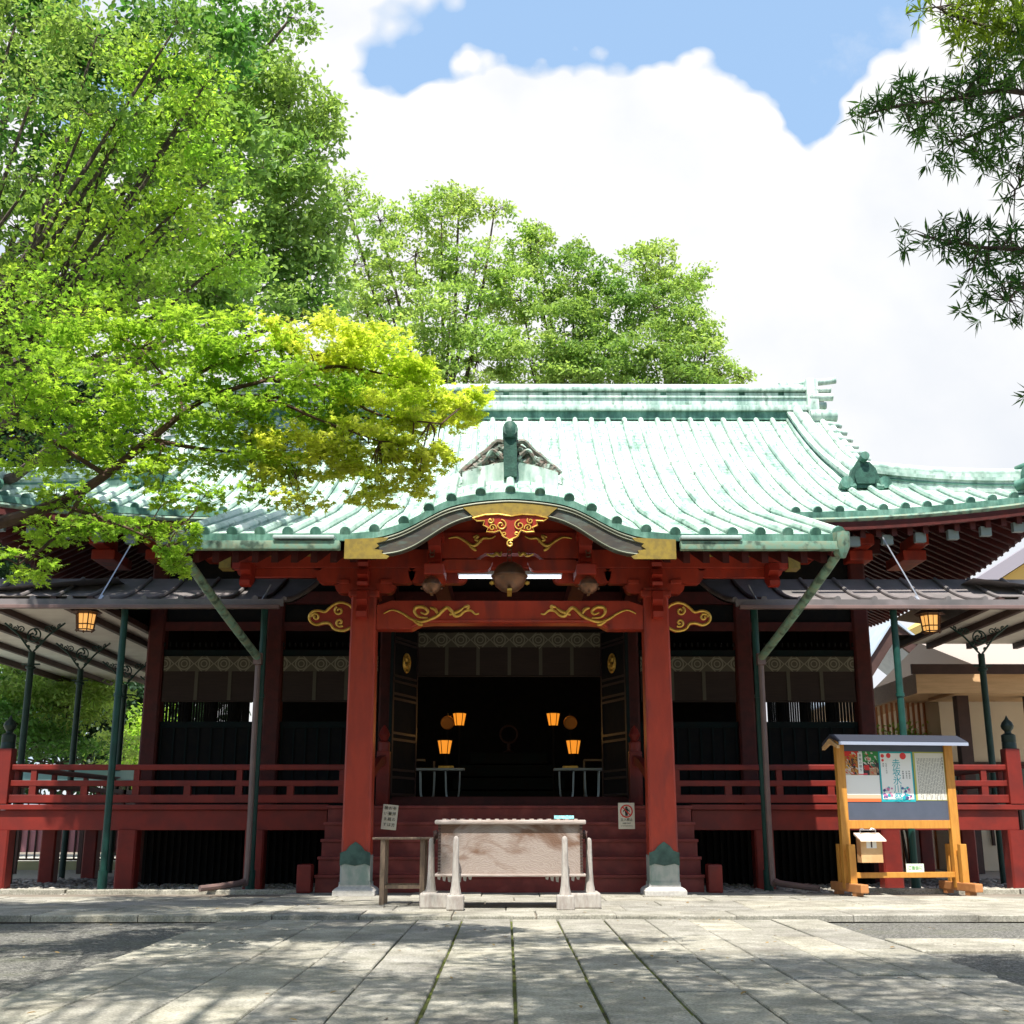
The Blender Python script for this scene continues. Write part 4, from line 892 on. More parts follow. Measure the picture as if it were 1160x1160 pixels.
canopy(1, 'dark sheet-metal canopy on green posts shading the right side of the veranda')

# ------------------------------------------------------------------ hanging things
def lantern(x, y, z, label):                               # small square hanging lantern
    t = thing('hanging_lantern', label, 'lantern', (x, y, z), group='lanterns under the side canopies')
    m = MB(); m.lathe((x, y, z), [(.14, 0), (.175, .27)], 6); m.build('lit_panels', M['lantern'], t)
    m = MB(); n = 6
    for k in range(n):
        a = 2*PI*k/n; m.tube([(x+.155*math.cos(a), y+.155*math.sin(a), z-.05), (x+.195*math.cos(a), y+.195*math.sin(a), z+.31)], .012, 5)
        a2 = 2*PI*(k+.5)/n; m.tube([(x+.135*math.cos(a2), y+.135*math.sin(a2), z), (x+.168*math.cos(a2), y+.168*math.sin(a2), z+.30)], .006, 4)
    for zz, rr in ((-.02, .185), (.08, .17), (.30, .20)): m.tube([(x+rr*math.cos(a), y+rr*math.sin(a), z+zz) for a in np.linspace(0, 2*PI, 7)], .011, 5)
    m.lathe((x, y, z+.30), [(.30, 0), (.10, .12), (.02, .15)], 6); m.tube([(x, y, z+.44), (x, y, z+.62)], .01, 5)
    m.build('lantern_frame', M['brownwood'], t)
lantern(-7.85, 21.6, 4.62, 'small lit lantern hanging under the left canopy above the railing')
lantern(7.82, 21.6, 4.60, 'small lit lantern hanging under the right canopy beside the noticeboard')
def bell(x, y, z, r, label):
    t = thing('hanging_bell', label, 'bell', (x, y, z), group='bells under the porch gable')
    m = MB(); m.lathe((x, y, z), [(.01, -1.02*r), (.5*r, -.92*r), (.85*r, -.62*r), (1.0*r, -.25*r), (1.03*r, -.1*r), (1.12*r, -.06*r), (1.12*r, .02*r), (1.0*r, .06*r), (.93*r, .30*r), (.72*r, .62*r), (.4*r, .82*r), (.05*r, .88*r)], 26)
    m.build('bell_body', M['bell'], t, smooth=True)
    m = MB(); m.box(x-.14*r, x+.14*r, y-1.0*r, y+1.0*r, z-1.06*r, z-.94*r)
    for s in (-1, 1): m.lathe((x+s*1.05*r, y, z-.42*r), [(.02*r, -.14*r), (.15*r, -.06*r), (.15*r, .06*r), (.02*r, .14*r)], 10)
    m.build('bell_mouth', M['gold'] if r > .2 else M['bell'], t, smooth=True)
    m = MB()
    for k in range(7): m.tube([(x+.035*math.cos(a), y+(.02*math.sin(a) if k % 2 else 0), z+.9*r+.03+k*.065+.045*math.sin(a)) for a in np.linspace(0, 2*PI, 9)], .008, 4)
    m.build('chain', M['bell'], t)
bell(-.01, 18.4, 4.97, .265, 'large round bronze bell hanging in the middle under the porch gable')
bell(-1.24, 18.25, 4.80, .145, 'small bronze bell hanging in front of the left end of the gable beam')
bell(1.24, 18.25, 4.80, .145, 'small bronze bell hanging in front of the right end of the gable beam')
t = thing('ceiling_tube_light', 'white fluorescent tube light mounted behind the large central bell', 'light', (0, 19.2, 5.15))
m = MB(); m.tube([(-.85, 19.2, 5.12), (.85, 19.2, 5.12)], .028, 8); m.build('tube', M['tube'], t)
m = MB(); m.box(-.87, .87, 19.17, 19.27, 5.155, 5.22, .01)
for s in (-.5, .5): m.box(s-.01, s+.01, 19.2, 19.22, 5.22, 5.6)
m.build('fitting', mat('white_enamel', (.5, .52, .55), rough=.4), t)

# reed blinds
def pat_mat():
    m = bpy.data.materials.new('brocade_band'); m.use_nodes = True; tt = m.node_tree; n = tt.nodes; l = tt.links; b = n['Principled BSDF']; b.inputs['Roughness'].default_value = .8
    tx = n.new('ShaderNodeTexCoord'); sp_ = n.new('ShaderNodeSeparateXYZ'); l.new(tx.outputs['Object'], sp_.inputs[0])
    def mt(op, a, b_=None):
        q = n.new('ShaderNodeMath'); q.operation = op
        for i, v in enumerate((a, b_)):
            if v is None: continue
            if isinstance(v, (float, int)): q.inputs[i].default_value = v
            else: l.new(v, q.inputs[i])
        return q.outputs[0]
    fx = mt('SUBTRACT', mt('MULTIPLY', mt('FRACT', mt('MULTIPLY', sp_.outputs[0], 2.5)), .4), .2); fz = sp_.outputs[2]
    r = mt('SQRT', mt('ADD', mt('MULTIPLY', fx, fx), mt('MULTIPLY', fz, fz)))
    ring = mt('LESS_THAN', mt('ABSOLUTE', mt('SUBTRACT', r, .115)), .012); core = mt('LESS_THAN', mt('ABSOLUTE', mt('SUBTRACT', r, .06)), .01)
    dia = mt('LESS_THAN', mt('ABSOLUTE', mt('SUBTRACT', mt('ADD', mt('ABSOLUTE', fx), mt('ABSOLUTE', fz)), .19)), .014)
    k = mt('MAXIMUM', mt('MAXIMUM', ring, core), dia)
    mx_ = n.new('ShaderNodeMixRGB'); l.new(k, mx_.inputs[0]); mx_.inputs[1].default_value = (.085, .075, .05, 1); mx_.inputs[2].default_value = (.22, .20, .14, 1); l.new(mx_.outputs[0], b.inputs['Base Color']); return m
M['brocade'] = pat_mat()
def blind(x0, x1, y, zt, bh, zb, n, label):
    xc = (x0+x1)/2; t = thing('reed_blind', label, 'blind', (xc, y, zt-bh/2), group='reed blinds across the hall front')
    m = MB(); m.box(x0, x1, y-.03, y-.01, zt-bh, zt); m.build('brocade_band', M['brocade'], t)
    m = MB(); m.box(x0, x1, y-.008, y+.01, zb, zt-.01); m.tube([(x0, y-.01, zb), (x1, y-.01, zb)], .022, 6); m.build('reed_sheet', M['misu'], t)
    m = MB()
    for k in range(n): m.cut(); x = x0+(x1-x0)*(k+1)/(n+1); m.box(x-.035, x+.035, y-.022, y-.009, zb, zt-bh-.001)
    m.build('brocade_strip', M['brocade'], t)
blind(-1.93, 1.93, YW-.15+.3, 4.95, .30, 4.06, 5, 'wide reed blind hung over the central doorway')
blind(-7.0, -4.98, YW-.12, 4.42, .30, 3.52, 2, 'reed blind in the outermost bay at the left end of the hall')
blind(-4.58, -2.66, YW-.12, 4.42, .30, 3.52, 2, 'reed blind in the bay directly left of the central doorway')
blind(2.66, 4.58, YW-.12, 4.42, .30, 3.52, 2, 'reed blind in the bay directly right of the central doorway')
blind(4.98, 7.0, YW-.12, 4.42, .30, 3.52, 2, 'reed blind in the outermost bay at the right end of the hall')

# interior furniture
def desk_lamp(x, y, z, k, label):
    t = thing('paper_lamp', label, 'lamp', (x, y, z-.85 if k else z-.45), group='lit paper lamps inside the hall')
    n = 6; m = MB(); m.lathe((x, y, z), [(.10, -.14), (.15, .13)], n); m.build('lamp_shade', M['lamp'], t)
    m = MB()
    for q in range(n):
        a = 2*PI*q/n; m.tube([(x+.107*math.cos(a), y+.107*math.sin(a), z-.15), (x+.16*math.cos(a), y+.16*math.sin(a), z+.14)], .008, 4)
    for zz, rr in ((-.15, .108), (.14, .162)): m.tube([(x+rr*math.cos(a), y+rr*math.sin(a), z+zz) for a in np.linspace(0, 2*PI, 7)], .008, 4)
    zb_ = 1.62 if k else z-.42
    m.tube([(x, y, zb_), (x, y, z-.17)], .018, 8); m.lathe((x, y, zb_), [(.16, 0), (.14, .04), (.02, .05)], 8); m.build('lamp_stand', M['black'], t)
    m = MB(); m.lathe((x, y, z-.05), [(.02, -.03), (.03, 0), (.02, .05)], 8)
    ld = bpy.data.lights.new('lamp_bulb', 'POINT'); ld.energy = 4.0; ld.color = (1, .5, .12); ld.shadow_soft_size = .12
    lo_ = bpy.data.objects.new('lamp_bulb', ld); COL.objects.link(lo_); lo_.parent = t; lo_.location = Vector((x, y-.02, z+.25))-Vector(t.location)
desk_lamp(-1.36, 25.3, 2.70, 0, 'lit paper lamp standing on the left folding table')
desk_lamp(1.36, 25.3, 2.70, 0, 'lit paper lamp standing on the right folding table')
desk_lamp(-1.14, 27.4, 3.45, 1, 'lit paper lamp on a tall stand behind the left folding table')
desk_lamp(1.02, 27.4, 3.45, 1, 'lit paper lamp on a tall stand behind the right folding table')
for s_, side_ in ((-1, 'left'), (1, 'right')):
    t = thing('gilt_gong', 'round gilt gong glowing beside the tall %s lamp inside the hall' % side_, 'gong', (s_*1.42, 27.55, 1.62)); m = MB(); xg = s_*1.42
    m.tube([(xg, 27.5, 3.38), (xg, 27.53, 3.38)], .15, 24); m.tube([(xg+.145*math.cos(a), 27.49, 3.38+.145*math.sin(a)) for a in np.linspace(0, 2*PI, 25)], .016, 6); m.build('disc', mat('dull_bronze_gilt', (.34, .17, .04), rough=.5, metal=.4), t, smooth=True)
    m = MB(); m.tube([(xg, 27.56, 1.62), (xg, 27.56, 3.6)], .02, 6); m.build('stand', M['black'], t)
def table(s, label):
    t = thing('folding_table', label, 'table', (s*1.45, 25.15, 1.62), group='folding tables inside the doorway'); x0, x1 = s*.93, s*1.98; a, b = sorted((x0, x1))
    m = MB(); m.box(a, b, 24.95, 25.4, 2.20, 2.25, .01); m.build('tabletop', mat('pale_laminate', (.45, .50, .46), rough=.4), t)
    for xx in (a+.12, b-.4):
        m = MB(); m.tube(smoothpts([(xx, 25.0, 2.2), (xx+.02, 25.0, 1.72), (xx+.08, 25.0, 1.66), (xx+.22, 25.0, 1.66), (xx+.28, 25.0, 1.72), (xx+.30, 25.0, 2.2)]), .013, 6)
        m.cut(); m.tube(smoothpts([(xx, 25.35, 2.2), (xx+.02, 25.35, 1.72), (xx+.08, 25.35, 1.66), (xx+.22, 25.35, 1.66), (xx+.28, 25.35, 1.72), (xx+.30, 25.35, 2.2)]), .013, 6)
        m.build('table_leg', mat('chrome_tube', (.4, .45, .43), rough=.3, metal=.6), t)
    m = MB(); m.box(s*1.95-.35, s*1.95+.15, 25.5, 25.8, 2.42, 2.46); m.box(s*1.6-.02, s*1.6+.02, 25.6, 25.64, 1.64, 2.42); m.box(s*2.0-.02, s*2.0+.02, 25.6, 25.64, 1.64, 2.42)
    m2 = thing('display_shelf', 'pale wooden shelf stand behind the %s folding table' % ('left' if s < 0 else 'right'), 'shelf', (s*1.8, 25.65, 1.62)); m.build('shelf', mat('shelf_wood', (.20, .17, .11), rough=.6), m2)
    m = MB(); xb = s*1.30; m.box(xb-.18, xb+.14, 25.05, 25.25, 2.25, 2.30, .01); tag(m.build('offering_tray', M['gold']), 'gilt tray lying on the %s folding table' % ('left' if s < 0 else 'right'), 'tray')
table(-1, 'white folding table just inside the doorway, left of the centre aisle')
table(1, 'white folding table just inside the doorway, right of the centre aisle')
t = thing('altar', 'dim tiered altar at the back of the hall interior', 'altar', (0, 30.5, 1.62))
m = MB()
for k in range(4): m.box(-1.6+k*.2, 1.6-k*.2, 30+.3*k, 31.6, 1.62+k*.33, 1.9+k*.33, .01)
m.build('steps', M['blackgreen'], t)
m = MB(); m.tube([(.22*math.cos(a), 30.85, 3.35+.22*math.sin(a)) for a in np.linspace(0, 2*PI, 20)], .03, 6); m.lathe((0, 30.9, 2.9), [(.15, 0), (.05, .05), (.04, .22)], 10); m.build('mirror_stand', M['brownwood'], t)

# ------------------------------------------------------------------ things on the terrace
def box_():
    t = thing('offertory_box', 'large weathered wooden offertory box with a plank front on four pale tapered legs', 'offertory box', (0, 16.9, .05)); ZB = .50; ZT = 1.19
    m = MB(); m.box(-.98, .98, 16.58, 17.30, ZB, ZT-.04, .01); m.build('front_plank', M['box'], t)
    m = MB(); m.box(-1.03, 1.03, 16.52, 17.36, ZT-.045, ZT+.015, .022); m.box(-1.02, 1.02, 16.535, 17.34, ZB-.035, ZB+.002, .012)
    for x in np.arange(-.93, .95, .12): m.box(x, x+.05, 16.62, 17.3, ZT+.012, ZT+.03)
    m.build('rim', mat('pale_rim_wood', (.42, .36, .32), (.33, .26, .22), rough=.8, scale=5, bump=.3, stretch=(.5, 3, 3)), t)
    m = MB()
    for s in (-1, 1):
        for k in range(15): m.box(s*.965-.02, s*.965+.02, 16.565, 16.585, ZB+.03+k*.042, ZB+.05+k*.042)
    m.build('finger_joint_seam', M['brownwood'], t)
    for s in (-1, 1):
        m = MB(); m.tube([(s*1.0, 16.9+.0, 1.02), (s*1.05, 16.9, 1.0)], .06, 10); m.tube([(s*1.05, 16.9+.07*math.cos(a), .96+.07*math.sin(a)) for a in np.linspace(0, 2*PI, 14)], .012, 5); m.build('iron_ring', M['brownwood'], t, smooth=True)
        q = MB()
        for k in range(7): q.prism([(s*(.94-k*.07), ZB-.035), (s*(.94-k*.07)-.05, ZB-.035), (s*(.94-k*.07)-.04, ZB-.07-.035*math.sin(k/6*PI)), (s*(.94-k*.07)-.01, ZB-.08-.035*math.sin(k/6*PI))], 16.60, 16.66)
        q.build('carved_apron', M['greywood'] if False else M['whitestone'], t)
        for px_, py_, h0 in ((s*.73, 16.40, .95), (s*1.09, 16.92, .92)):
            m = MB(); pr_ = [(.075, .22), (.062, .28), (.05, .36), (.042, .50), (.036, .75), (.034, h0), (.026, h0+.03), (.008, h0+.045)]
            m.lathe((px_, py_, 0), [(r_*1.15, z) for r_, z in pr_], 8); m.build('leg', M['leg'], t, smooth=True)
        m = MB(); m.box(s*.73-.115, s*.73+.115, 16.26, 16.52, .05, .24, .02); a, b = sorted((s*.74, s*1.22)); m.box(a, b, 16.56, 17.22, .05, .25, .025); m.build('foot_block', M['leg'], t)
box_()
m = MB(); m.grid(lambda u, v: (.60+.27*u, 16.62+.25*v, 1.222+.02*math.sin(u*7)*math.cos(v*5)), 10, 6); m.grid(lambda u, v: (.60+.27*u, 16.62+.25*v, 1.255+.014*math.sin(u*9+1)), 10, 6)
m.grid(lambda u, v: (.60+.27*u, 16.62, 1.222+.04*v), 8, 1)
tag(m.build('folded_cloth', M['cyan'], smooth=True), 'folded pale cyan cloth lying on the offertory box top', 'cloth')
t = thing('side_stand', 'plain narrow weathered wooden stand beside the offertory box', 'stand', (-1.5, 17.5, .05))
m = MB(); m.box(-1.95, -1.02, 17.25, 17.62, .935, .965, .008); m.build('top', M['greywood'], t)
for x, y in ((-1.80, 17.30), (-1.24, 17.32), (-1.78, 17.56), (-1.22, 17.56)):
    m = MB(); m.box(x-.034, x+.034, y-.03, y+.03, .05, .935, .006); m.build('leg', M['greywood'], t)
m = MB(); m.box(-1.76, -1.27, 17.30, 17.33, .27, .315); m.box(-1.75, -1.26, 17.545, 17.575, .29, .33); m.box(-1.82, -1.76, 17.33, 17.53, .29, .33); m.build('stretcher', M['greywood'], t)

# signs on the stairs
t = thing('notice_card', 'white card with three columns of brush writing propped on the stairs at the left', 'sign', (-2.0, 20.05, 1.05), 0, local=True); t.rotation_euler = (R(0), R(5), 0)
m = MB(); m.box(-.125, .125, 0, .02, 0, .40, .004); m.build('card', M['cream'], t)
m = MB()
for x, s_ in ((.07, '参拝の方'), (0, 'お賽銭は'), (-.07, '願います')):
    for k, ch in enumerate(s_): q = text_mb(ch, .062, TXT(x, -.004, .34-k*.088)); m.add(q.v, q.f)
m.build('writing', M['ink'], t)
t = thing('no_entry_sign', 'cream no-entry sign with a red crossed circle on the right of the stairs', 'sign', (1.93, 20.05, 1.06), 0, local=True)
m = MB(); m.box(-.135, .135, 0, .02, 0, .42, .004); m.build('board', M['cream'], t)
m = MB(); ring = lambda r0: [(r0*math.cos(a), -.004, .285+r0*math.sin(a)) for a in np.linspace(0, 2*PI, 33)]
m.tube(ring(.095), .011, 6); m.tube([(-.066, -.004, .352), (.066, -.004, .218)], .010, 6); m.build('red_circle', M['signred'], t)
m = MB(); m.lathe((0, -.003, .345), [(.001, -.015), (.014, -.01), (.018, 0), (.012, .013), (.001, .018)], 10); m.prism([(-.022, .33), (.022, .33), (.026, .27), (.018, .21), (-.018, .21), (-.026, .27)], -.008, -.001)
m.prism([(-.055, .27), (-.05, .30), (-.02, .32), (-.02, .30)], -.008, -.001); m.prism([(.055, .27), (.05, .30), (.02, .32), (.02, .30)], -.008, -.001); m.build('figure', M['ink'], t)
m = MB()
q = text_mb('立入禁止', .052, TXT(0, -.004, .145)); m.add(q.v, q.f); q = text_mb('KEEP OUT', .030, TXT(0, -.004, .09)); m.add(q.v, q.f); q = text_mb('出入口ではありません', .020, TXT(0, -.004, .05)); m.add(q.v, q.f)
m.build('writing', M['ink'], t)

# notice board
def board():
    rz = R(8); t = thing('notice_board', 'tall yellow wooden noticeboard with a small dark roof and three pinned posters', 'noticeboard', (6.30, 19.65, .05), rz, local=True)
    W = .94; H = 2.42
    for s in (-1, 1):
        m = MB(); m.box(s*W-.07, s*W+.07, -.055, .055, .10, H, .008); m.build('post', M['boardwood'], t)
        m = MB()
        for y in (-.20, .20): m.box(s*W-.055, s*W+.055, y-.05, y+.05, .09, .78, .008)
        m.box(s*W-.03, s*W+.03, -.17, .17, .60, .68); m.build('brace', M['boardwood'], t)
        m = MB(); m.box(s*W-.065, s*W+.065, -.62, .55, .06, .19, .015); m.box(s*W-.06, s*W+.06, -.42, -.28, 0, .062) ; m.box(s*W-.06, s*W+.06, .3, .42, 0, .062); m.build('foot', M['footwood'], t)
    m = MB(); m.box(-W+.07, W-.07, -.04, .04, 1.02, 1.15, .006); m.box(-W+.07, W-.07, -.035, .035, .26, .345, .006); m.build('rail', M['boardwood'], t)
    m = MB(); m.box(-W+.071, W-.071, -.012, .012, 1.152, H-.02); m.build('panel', M['slate'], t)
    m = MB(); m.prismx([(-.34, H-.07), (-.33, H-.03), (0, H+.09), (.33, H-.03), (.34, H-.07), (0, H+.05)], -W-.14, W+.20); ro_ = m.build('board_roof', mat('grey_roof_sheet', (.035, .04, .055), rough=.45), t)
    m = MB(); m.box(-W-.14, W+.20, -.352, -.33, H-.095, H-.045); m.build('roof_edge', mat('roof_edge_sheet', (.38, .42, .52), rough=.35, metal=.2), ro_)
    m = MB()
    for s in (-1, 1): m.prismx([(-.30, H-.10), (0, H+.02), (.30, H-.10), (.30, H-.15), (0, H-.06), (-.30, H-.15)], s*W-.16, s*W-.11) if s < 0 else None
    m.build('roof_gable', M['palewood'], ro_)
    # posters
    z0, z1 = 1.44, 2.24; f = -.013
    def rect(x0, x1, a, b, y, m_, nm, par, lab=None):
        q = MB(); q.box(x0, x1, y-.0025, y, a, b); return q.build(nm, m_, par, label=lab)
    cm = lambda n_, c: M.setdefault(n_, mat(n_, c, rough=.5))
    pw = .585
    # left: photographs over a white lower half
    xl = -.865; P = rect(xl, xl+pw, z0, z1, f, M['white'], 'poster', t, 'left poster, red and green festival photographs over a white sheet with an orange foot')
    for i, (a, b, c, d, col) in enumerate(((0, .23, .42, .8, (.45, .16, .02)), (0, .15, .72, .8, (.6, .03, .02)), (.15, .25, .71, .8, (.62, .04, .02)), (.31, pw, .60, .8, (.03, .22, .05)), (.31, pw, .42, .62, (.04, .03, .03)), (.02, .09, .5, .62, (.55, .28, .04)), (.12, .17, .52, .68, (.08, .03, .02)), (0, .1, .42, .52, (.5, .48, .42)), (.42, .54, .42, .55, (.40, .22, .12)), (.34, .42, .50, .58, (.55, .03, .03)), (.40, .46, .60, .70, (.6, .55, .45)), (.1, .2, .43, .47, (.03, .03, .04)), (.46, .52, .56, .62, (.06, .16, .10)), (.22, .38, .425, .45, (.65, .05, .08)))):
        rect(xl+a, xl+b, z0+c, z0+d, f-.003-.0004*i, cm('print%d' % i, col), 'printed_image', P)
    tones = {'rust': (.5, .17, .03), 'scarlet': (.6, .04, .03), 'leafgreen': (.03, .20, .05), 'coal': (.03, .03, .03), 'skin': (.5, .33, .22), 'bone': (.6, .57, .5), 'amber': (.62, .33, .05)}
    for i, (nm, c) in enumerate(tones.items()):
        q = MB()
        for k in range(26):
            u_, v_ = random.uniform(.02, pw-.02), random.uniform(.44, .78)
            if nm == 'leafgreen' and (u_ < .3 or v_ < .62) or nm in ('rust', 'amber') and u_ > .24: continue
            r1 = random.uniform(.008, .030); r2 = random.uniform(.008, .030); a0 = random.uniform(0, 3)
            q.prism([(xl+min(pw, max(0, u_+r1*math.cos(a+a0))), z0+v_+r2*math.sin(a)) for a in np.linspace(0, 2*PI, 7)[:-1]], f-.0112-.0002*i, f-.0110)
        q.build('photo_pattern', cm('print_'+nm, c), P)
    rect(xl+.23, xl+.31, z0+.44, z0+.78, f-.0128, M['white'], 'title_strip', P)
    rect(xl+.0, xl+pw, z0, z0+.05, f-.003, cm('orange_foot', (.75, .16, .05)), 'colour_band', P); rect(xl, xl+pw, z0+.05, z0+.11, f-.0032, cm('peach_foot', (.80, .45, .30)), 'colour_band', P)
    m = MB()
    for k, ch in enumerate('赤坂の祭り'): q = text_mb(ch, .05, TXT(xl+.27, f-.0168, z0+.73-k*.058)); m.add(q.v, q.f)
    m.build('writing', M['ink'], P)
    # middle
    xm = -.27; P = rect(xm, xm+pw, z0-.0, z1, f, cm('teal_border', (.02, .38, .42)), 'poster', t, 'middle poster, white sheet with large teal characters and a teal border')
    rect(xm+.025, xm+pw-.025, z0+.04, z1-.025, f-.003, M['white'], 'sheet', P)
    m = MB()
    for k, ch in enumerate('赤坂氷川祭'): q = text_mb(ch, .15, TXT(xm+pw/2, f-.007, z1-.20-k*.135)); m.add(q.v, q.f)
    m.build('title', cm('teal_ink', (.01, .36, .42)), P)
    m = MB()
    for x, z, r_ in ((.42, .73, .055), (.17, .735, .04), (.065, .73, .03), (.065, .66, .022)):
        m.cut()
        m.prism([(xm+x+r_*math.cos(a), z0+z+r_*math.sin(a)) for a in np.linspace(0, 2*PI, 17)[:-1]], f-.006, f-.0031)
    m.build('crest_mark', cm('crest_red', (.70, .05, .05)), P)
    m = MB()
    for k, (x, s_) in enumerate(((.12, '九月十五日'), (.40, '神輿渡御'), (.46, '山車巡行'), (.51, '奉納演芸'), (.07, '宵宮'))):
        for j, ch in enumerate(s_): q = text_mb(ch, .03, TXT(xm+x, f-.006, z0+.60-j*.035-(.12 if k in (1, 2, 3) else 0))); m.add(q.v, q.f)
    m.build('writing', M['ink'], P)
    for i, (x, z, sx, c) in enumerate([(random.choice((random.uniform(.04, .19), random.uniform(.37, .52))), random.uniform(.05, .22), random.uniform(.012, .03), random.choice(((.55, .20, .35), (.06, .07, .2), (.02, .4, .45), (.75, .55, .6), (.1, .12, .3)))) for _ in range(46)]):
        q = MB(); q.prism([(xm+x+sx*math.cos(a), z0+z+sx*math.sin(a)) for a in np.linspace(0, 2*PI, 7)[:-1]], f-.0062-.0001*i, f-.0031); q.build('flower_print', cm('fl%d%d' % (int(c[0]*99), int(c[2]*99)), c), P)
    # right
    xr = .325; pw = .54; P = rect(xr, xr+pw, z0+.02, z1+.0, f, cm('yellow_green', (.42, .44, .10)), 'poster', t, 'right poster, cream sheet of fine vertical text edged in yellow green')
    rect(xr+.03, xr+pw-.01, z0+.03, z1-.02, f-.003, cm('old_paper', (.66, .64, .56)), 'sheet', P)
    m = MB()
    for k in range(17):
        x = xr+.07+k*.027; z = z1-.10
        while z > z0+.08+(.1 if k % 3 == 0 else 0):
            ln_ = random.uniform(.02, .10); m.box(x-.004, x+.004, f-.0068, f-.0056, z-ln_, z); z -= ln_+.012
    for k, ch in enumerate('氷川神社'): q = text_mb(ch, .034, TXT(xr+.505, f-.0075, z1-.10-k*.05)); m.add(q.v, q.f)
    m.build('writing', cm('grey_ink', (.16, .15, .13)), P)
    return t, rz
tb_, rzb = board()
def onboard(x, y, z): c, s = math.cos(rzb), math.sin(rzb); return (6.30+x*c-y*s, 19.65+x*s+y*c, .05+z)
t = thing('comment_box', 'pale wooden letter box with a sloping lid hanging from the noticeboard rail', 'letter box', onboard(-.58, -.08, .50), rzb, local=True)
m = MB(); m.prismx([(-.10, 0), (.06, 0), (.06, .42), (-.10, .36)], -.18, .18); m.build('box_body', M['palewood'], t)
m = MB(); m.prismx([(-.19, .325), (-.18, .35), (.065, .455), (.065, .425)], -.215, .215); m.build('lid', mat('pale_lid', (.72, .58, .46), rough=.5), t)
m = MB(); m.box(-.085, .085, -.1025, -.1005, .22, .36); m.build('slot_plate', M['white'], t); m = MB(); m.box(-.012, .012, -.1055, -.103, .23, .35); m.build('slot', M['brownwood'], t)
m = MB()
for s in (-1, 1): m.tube(smoothpts([(s*.12, 0, .44), (s*.13, .0, .50), (s*.08, .02, .52), (s*.05, .02, .50)]), .008, 5)
m.tube([(-.12, .0, .50), (.12, .0, .50)], .006, 5); m.build('hanger', mat('wire', (.4, .4, .4), rough=.3, metal=.7), t)
t = thing('green_label_card', 'small white card with green writing on the lower noticeboard rail', 'card', onboard(.20, -.03, .345), rzb, local=True)
m = MB(); m.box(-.15, .15, 0, .012, -.02, .13); m.build('card', mat('card_white_green', (.72, .78, .62), rough=.6), t)
m = MB(); q = text_mb('ご自由に', .062, TXT(0, -.003, .065)); m.add(q.v, q.f); m.build('writing', mat('green_ink', (.12, .40, .08), rough=.6), t)


# ------------------------------------------------------------------ right neighbour: office with cedar eave and beige wall
an = thing('shrine_office', 'beige walled office with a cedar lined eave and dark window band beside the hall', 'office building', (14, 30, 0))
m = MB(); m.box(10.9, 22, 30.0, 38, 0, 4.6); m.box(11.4, 13.8, 26.8, 29.99, 0, 1.35) if False else None
m.build('wall', M['plaster'], an)
m = MB(); m.box(9.4, 22, 27.0, 37, 4.18, 4.26); m.box(9.4, 22, 26.9, 27.0, 4.0, 4.45); m.box(9.3, 9.4, 26.9, 37, 4.0, 4.45)
m.box(10.6, 22, 27.6, 29.9, 4.10, 4.178); m.build('cedar_eave', M['ceil'], an)
m = MB(); m.prismx([(26.6, 4.46), (31, 5.75), (38, 4.5)], 10.9, 22); m.build('roof', mat('warm_grey_roof', (.34, .29, .25), rough=.55), an)
m = MB()
m.box(9.1, 22, 26.55, 26.62, 4.40, 4.62)
for x in (10.9, 12.6, 14.4, 16.2): m.box(x-.14, x+.14, 28.4, 28.68, 0, 4.1)
for z in (1.45, 2.45, 2.52): m.box(10.95, 22, 29.93, 29.99, z, z+.09)
for x in np.arange(11.2, 20, .72): m.box(x-.03, x+.03, 29.9, 29.985, .6, 2.5)
m.build('window_frame', M['brownwood'], an)
m = MB(); m.box(11.0, 22, 29.945, 29.975, 1.0, 2.44); m.build('window_pane', M['glass'], an)
# small gabled gatehouse roof in front of it
gh = thing('gabled_porch', 'dark brown gabled timber porch roof between the hall and the office', 'porch', (11.9, 37, 0))
gx = 11.9; gz = 7.15
m = MB(); m.prism([(gx, gz), (gx+1.45, gz-1.22), (gx+1.45, gz-1.75), (gx, gz-.60), (gx-1.6, gz-2.9), (gx-1.6, gz-2.25)], 36, 36.15); m.build('bargeboard', M['brownwood'], gh)
m = MB(); m.prism([(gx, gz+.10), (gx+1.7, gz-1.34), (gx+1.7, gz-1.40), (gx, gz+.01), (gx-1.75, gz-2.45), (gx-1.75, gz-2.35)], 35.9, 41); m.build('roof', M['ridgeblue'], gh)
m = MB()
for x in (gx-1.2, gx+1.1): m.box(x, x+.2, 36.3, 36.5, 0, gz-1.5)
m.build('post_frame', M['brownwood'], gh)
# lattice screen with climbing leaves seen beyond
m = MB()
for x in np.arange(9.3, 11.1, .14): m.box(x, x+.06, 31.0, 31.05, 0, 4.4)
tag(m.build('slatted_screen', mat('orange_cedar_slats', (.50, .20, .08), rough=.6)), 'orange slatted cedar screen at the far end of the right walkway', 'screen')
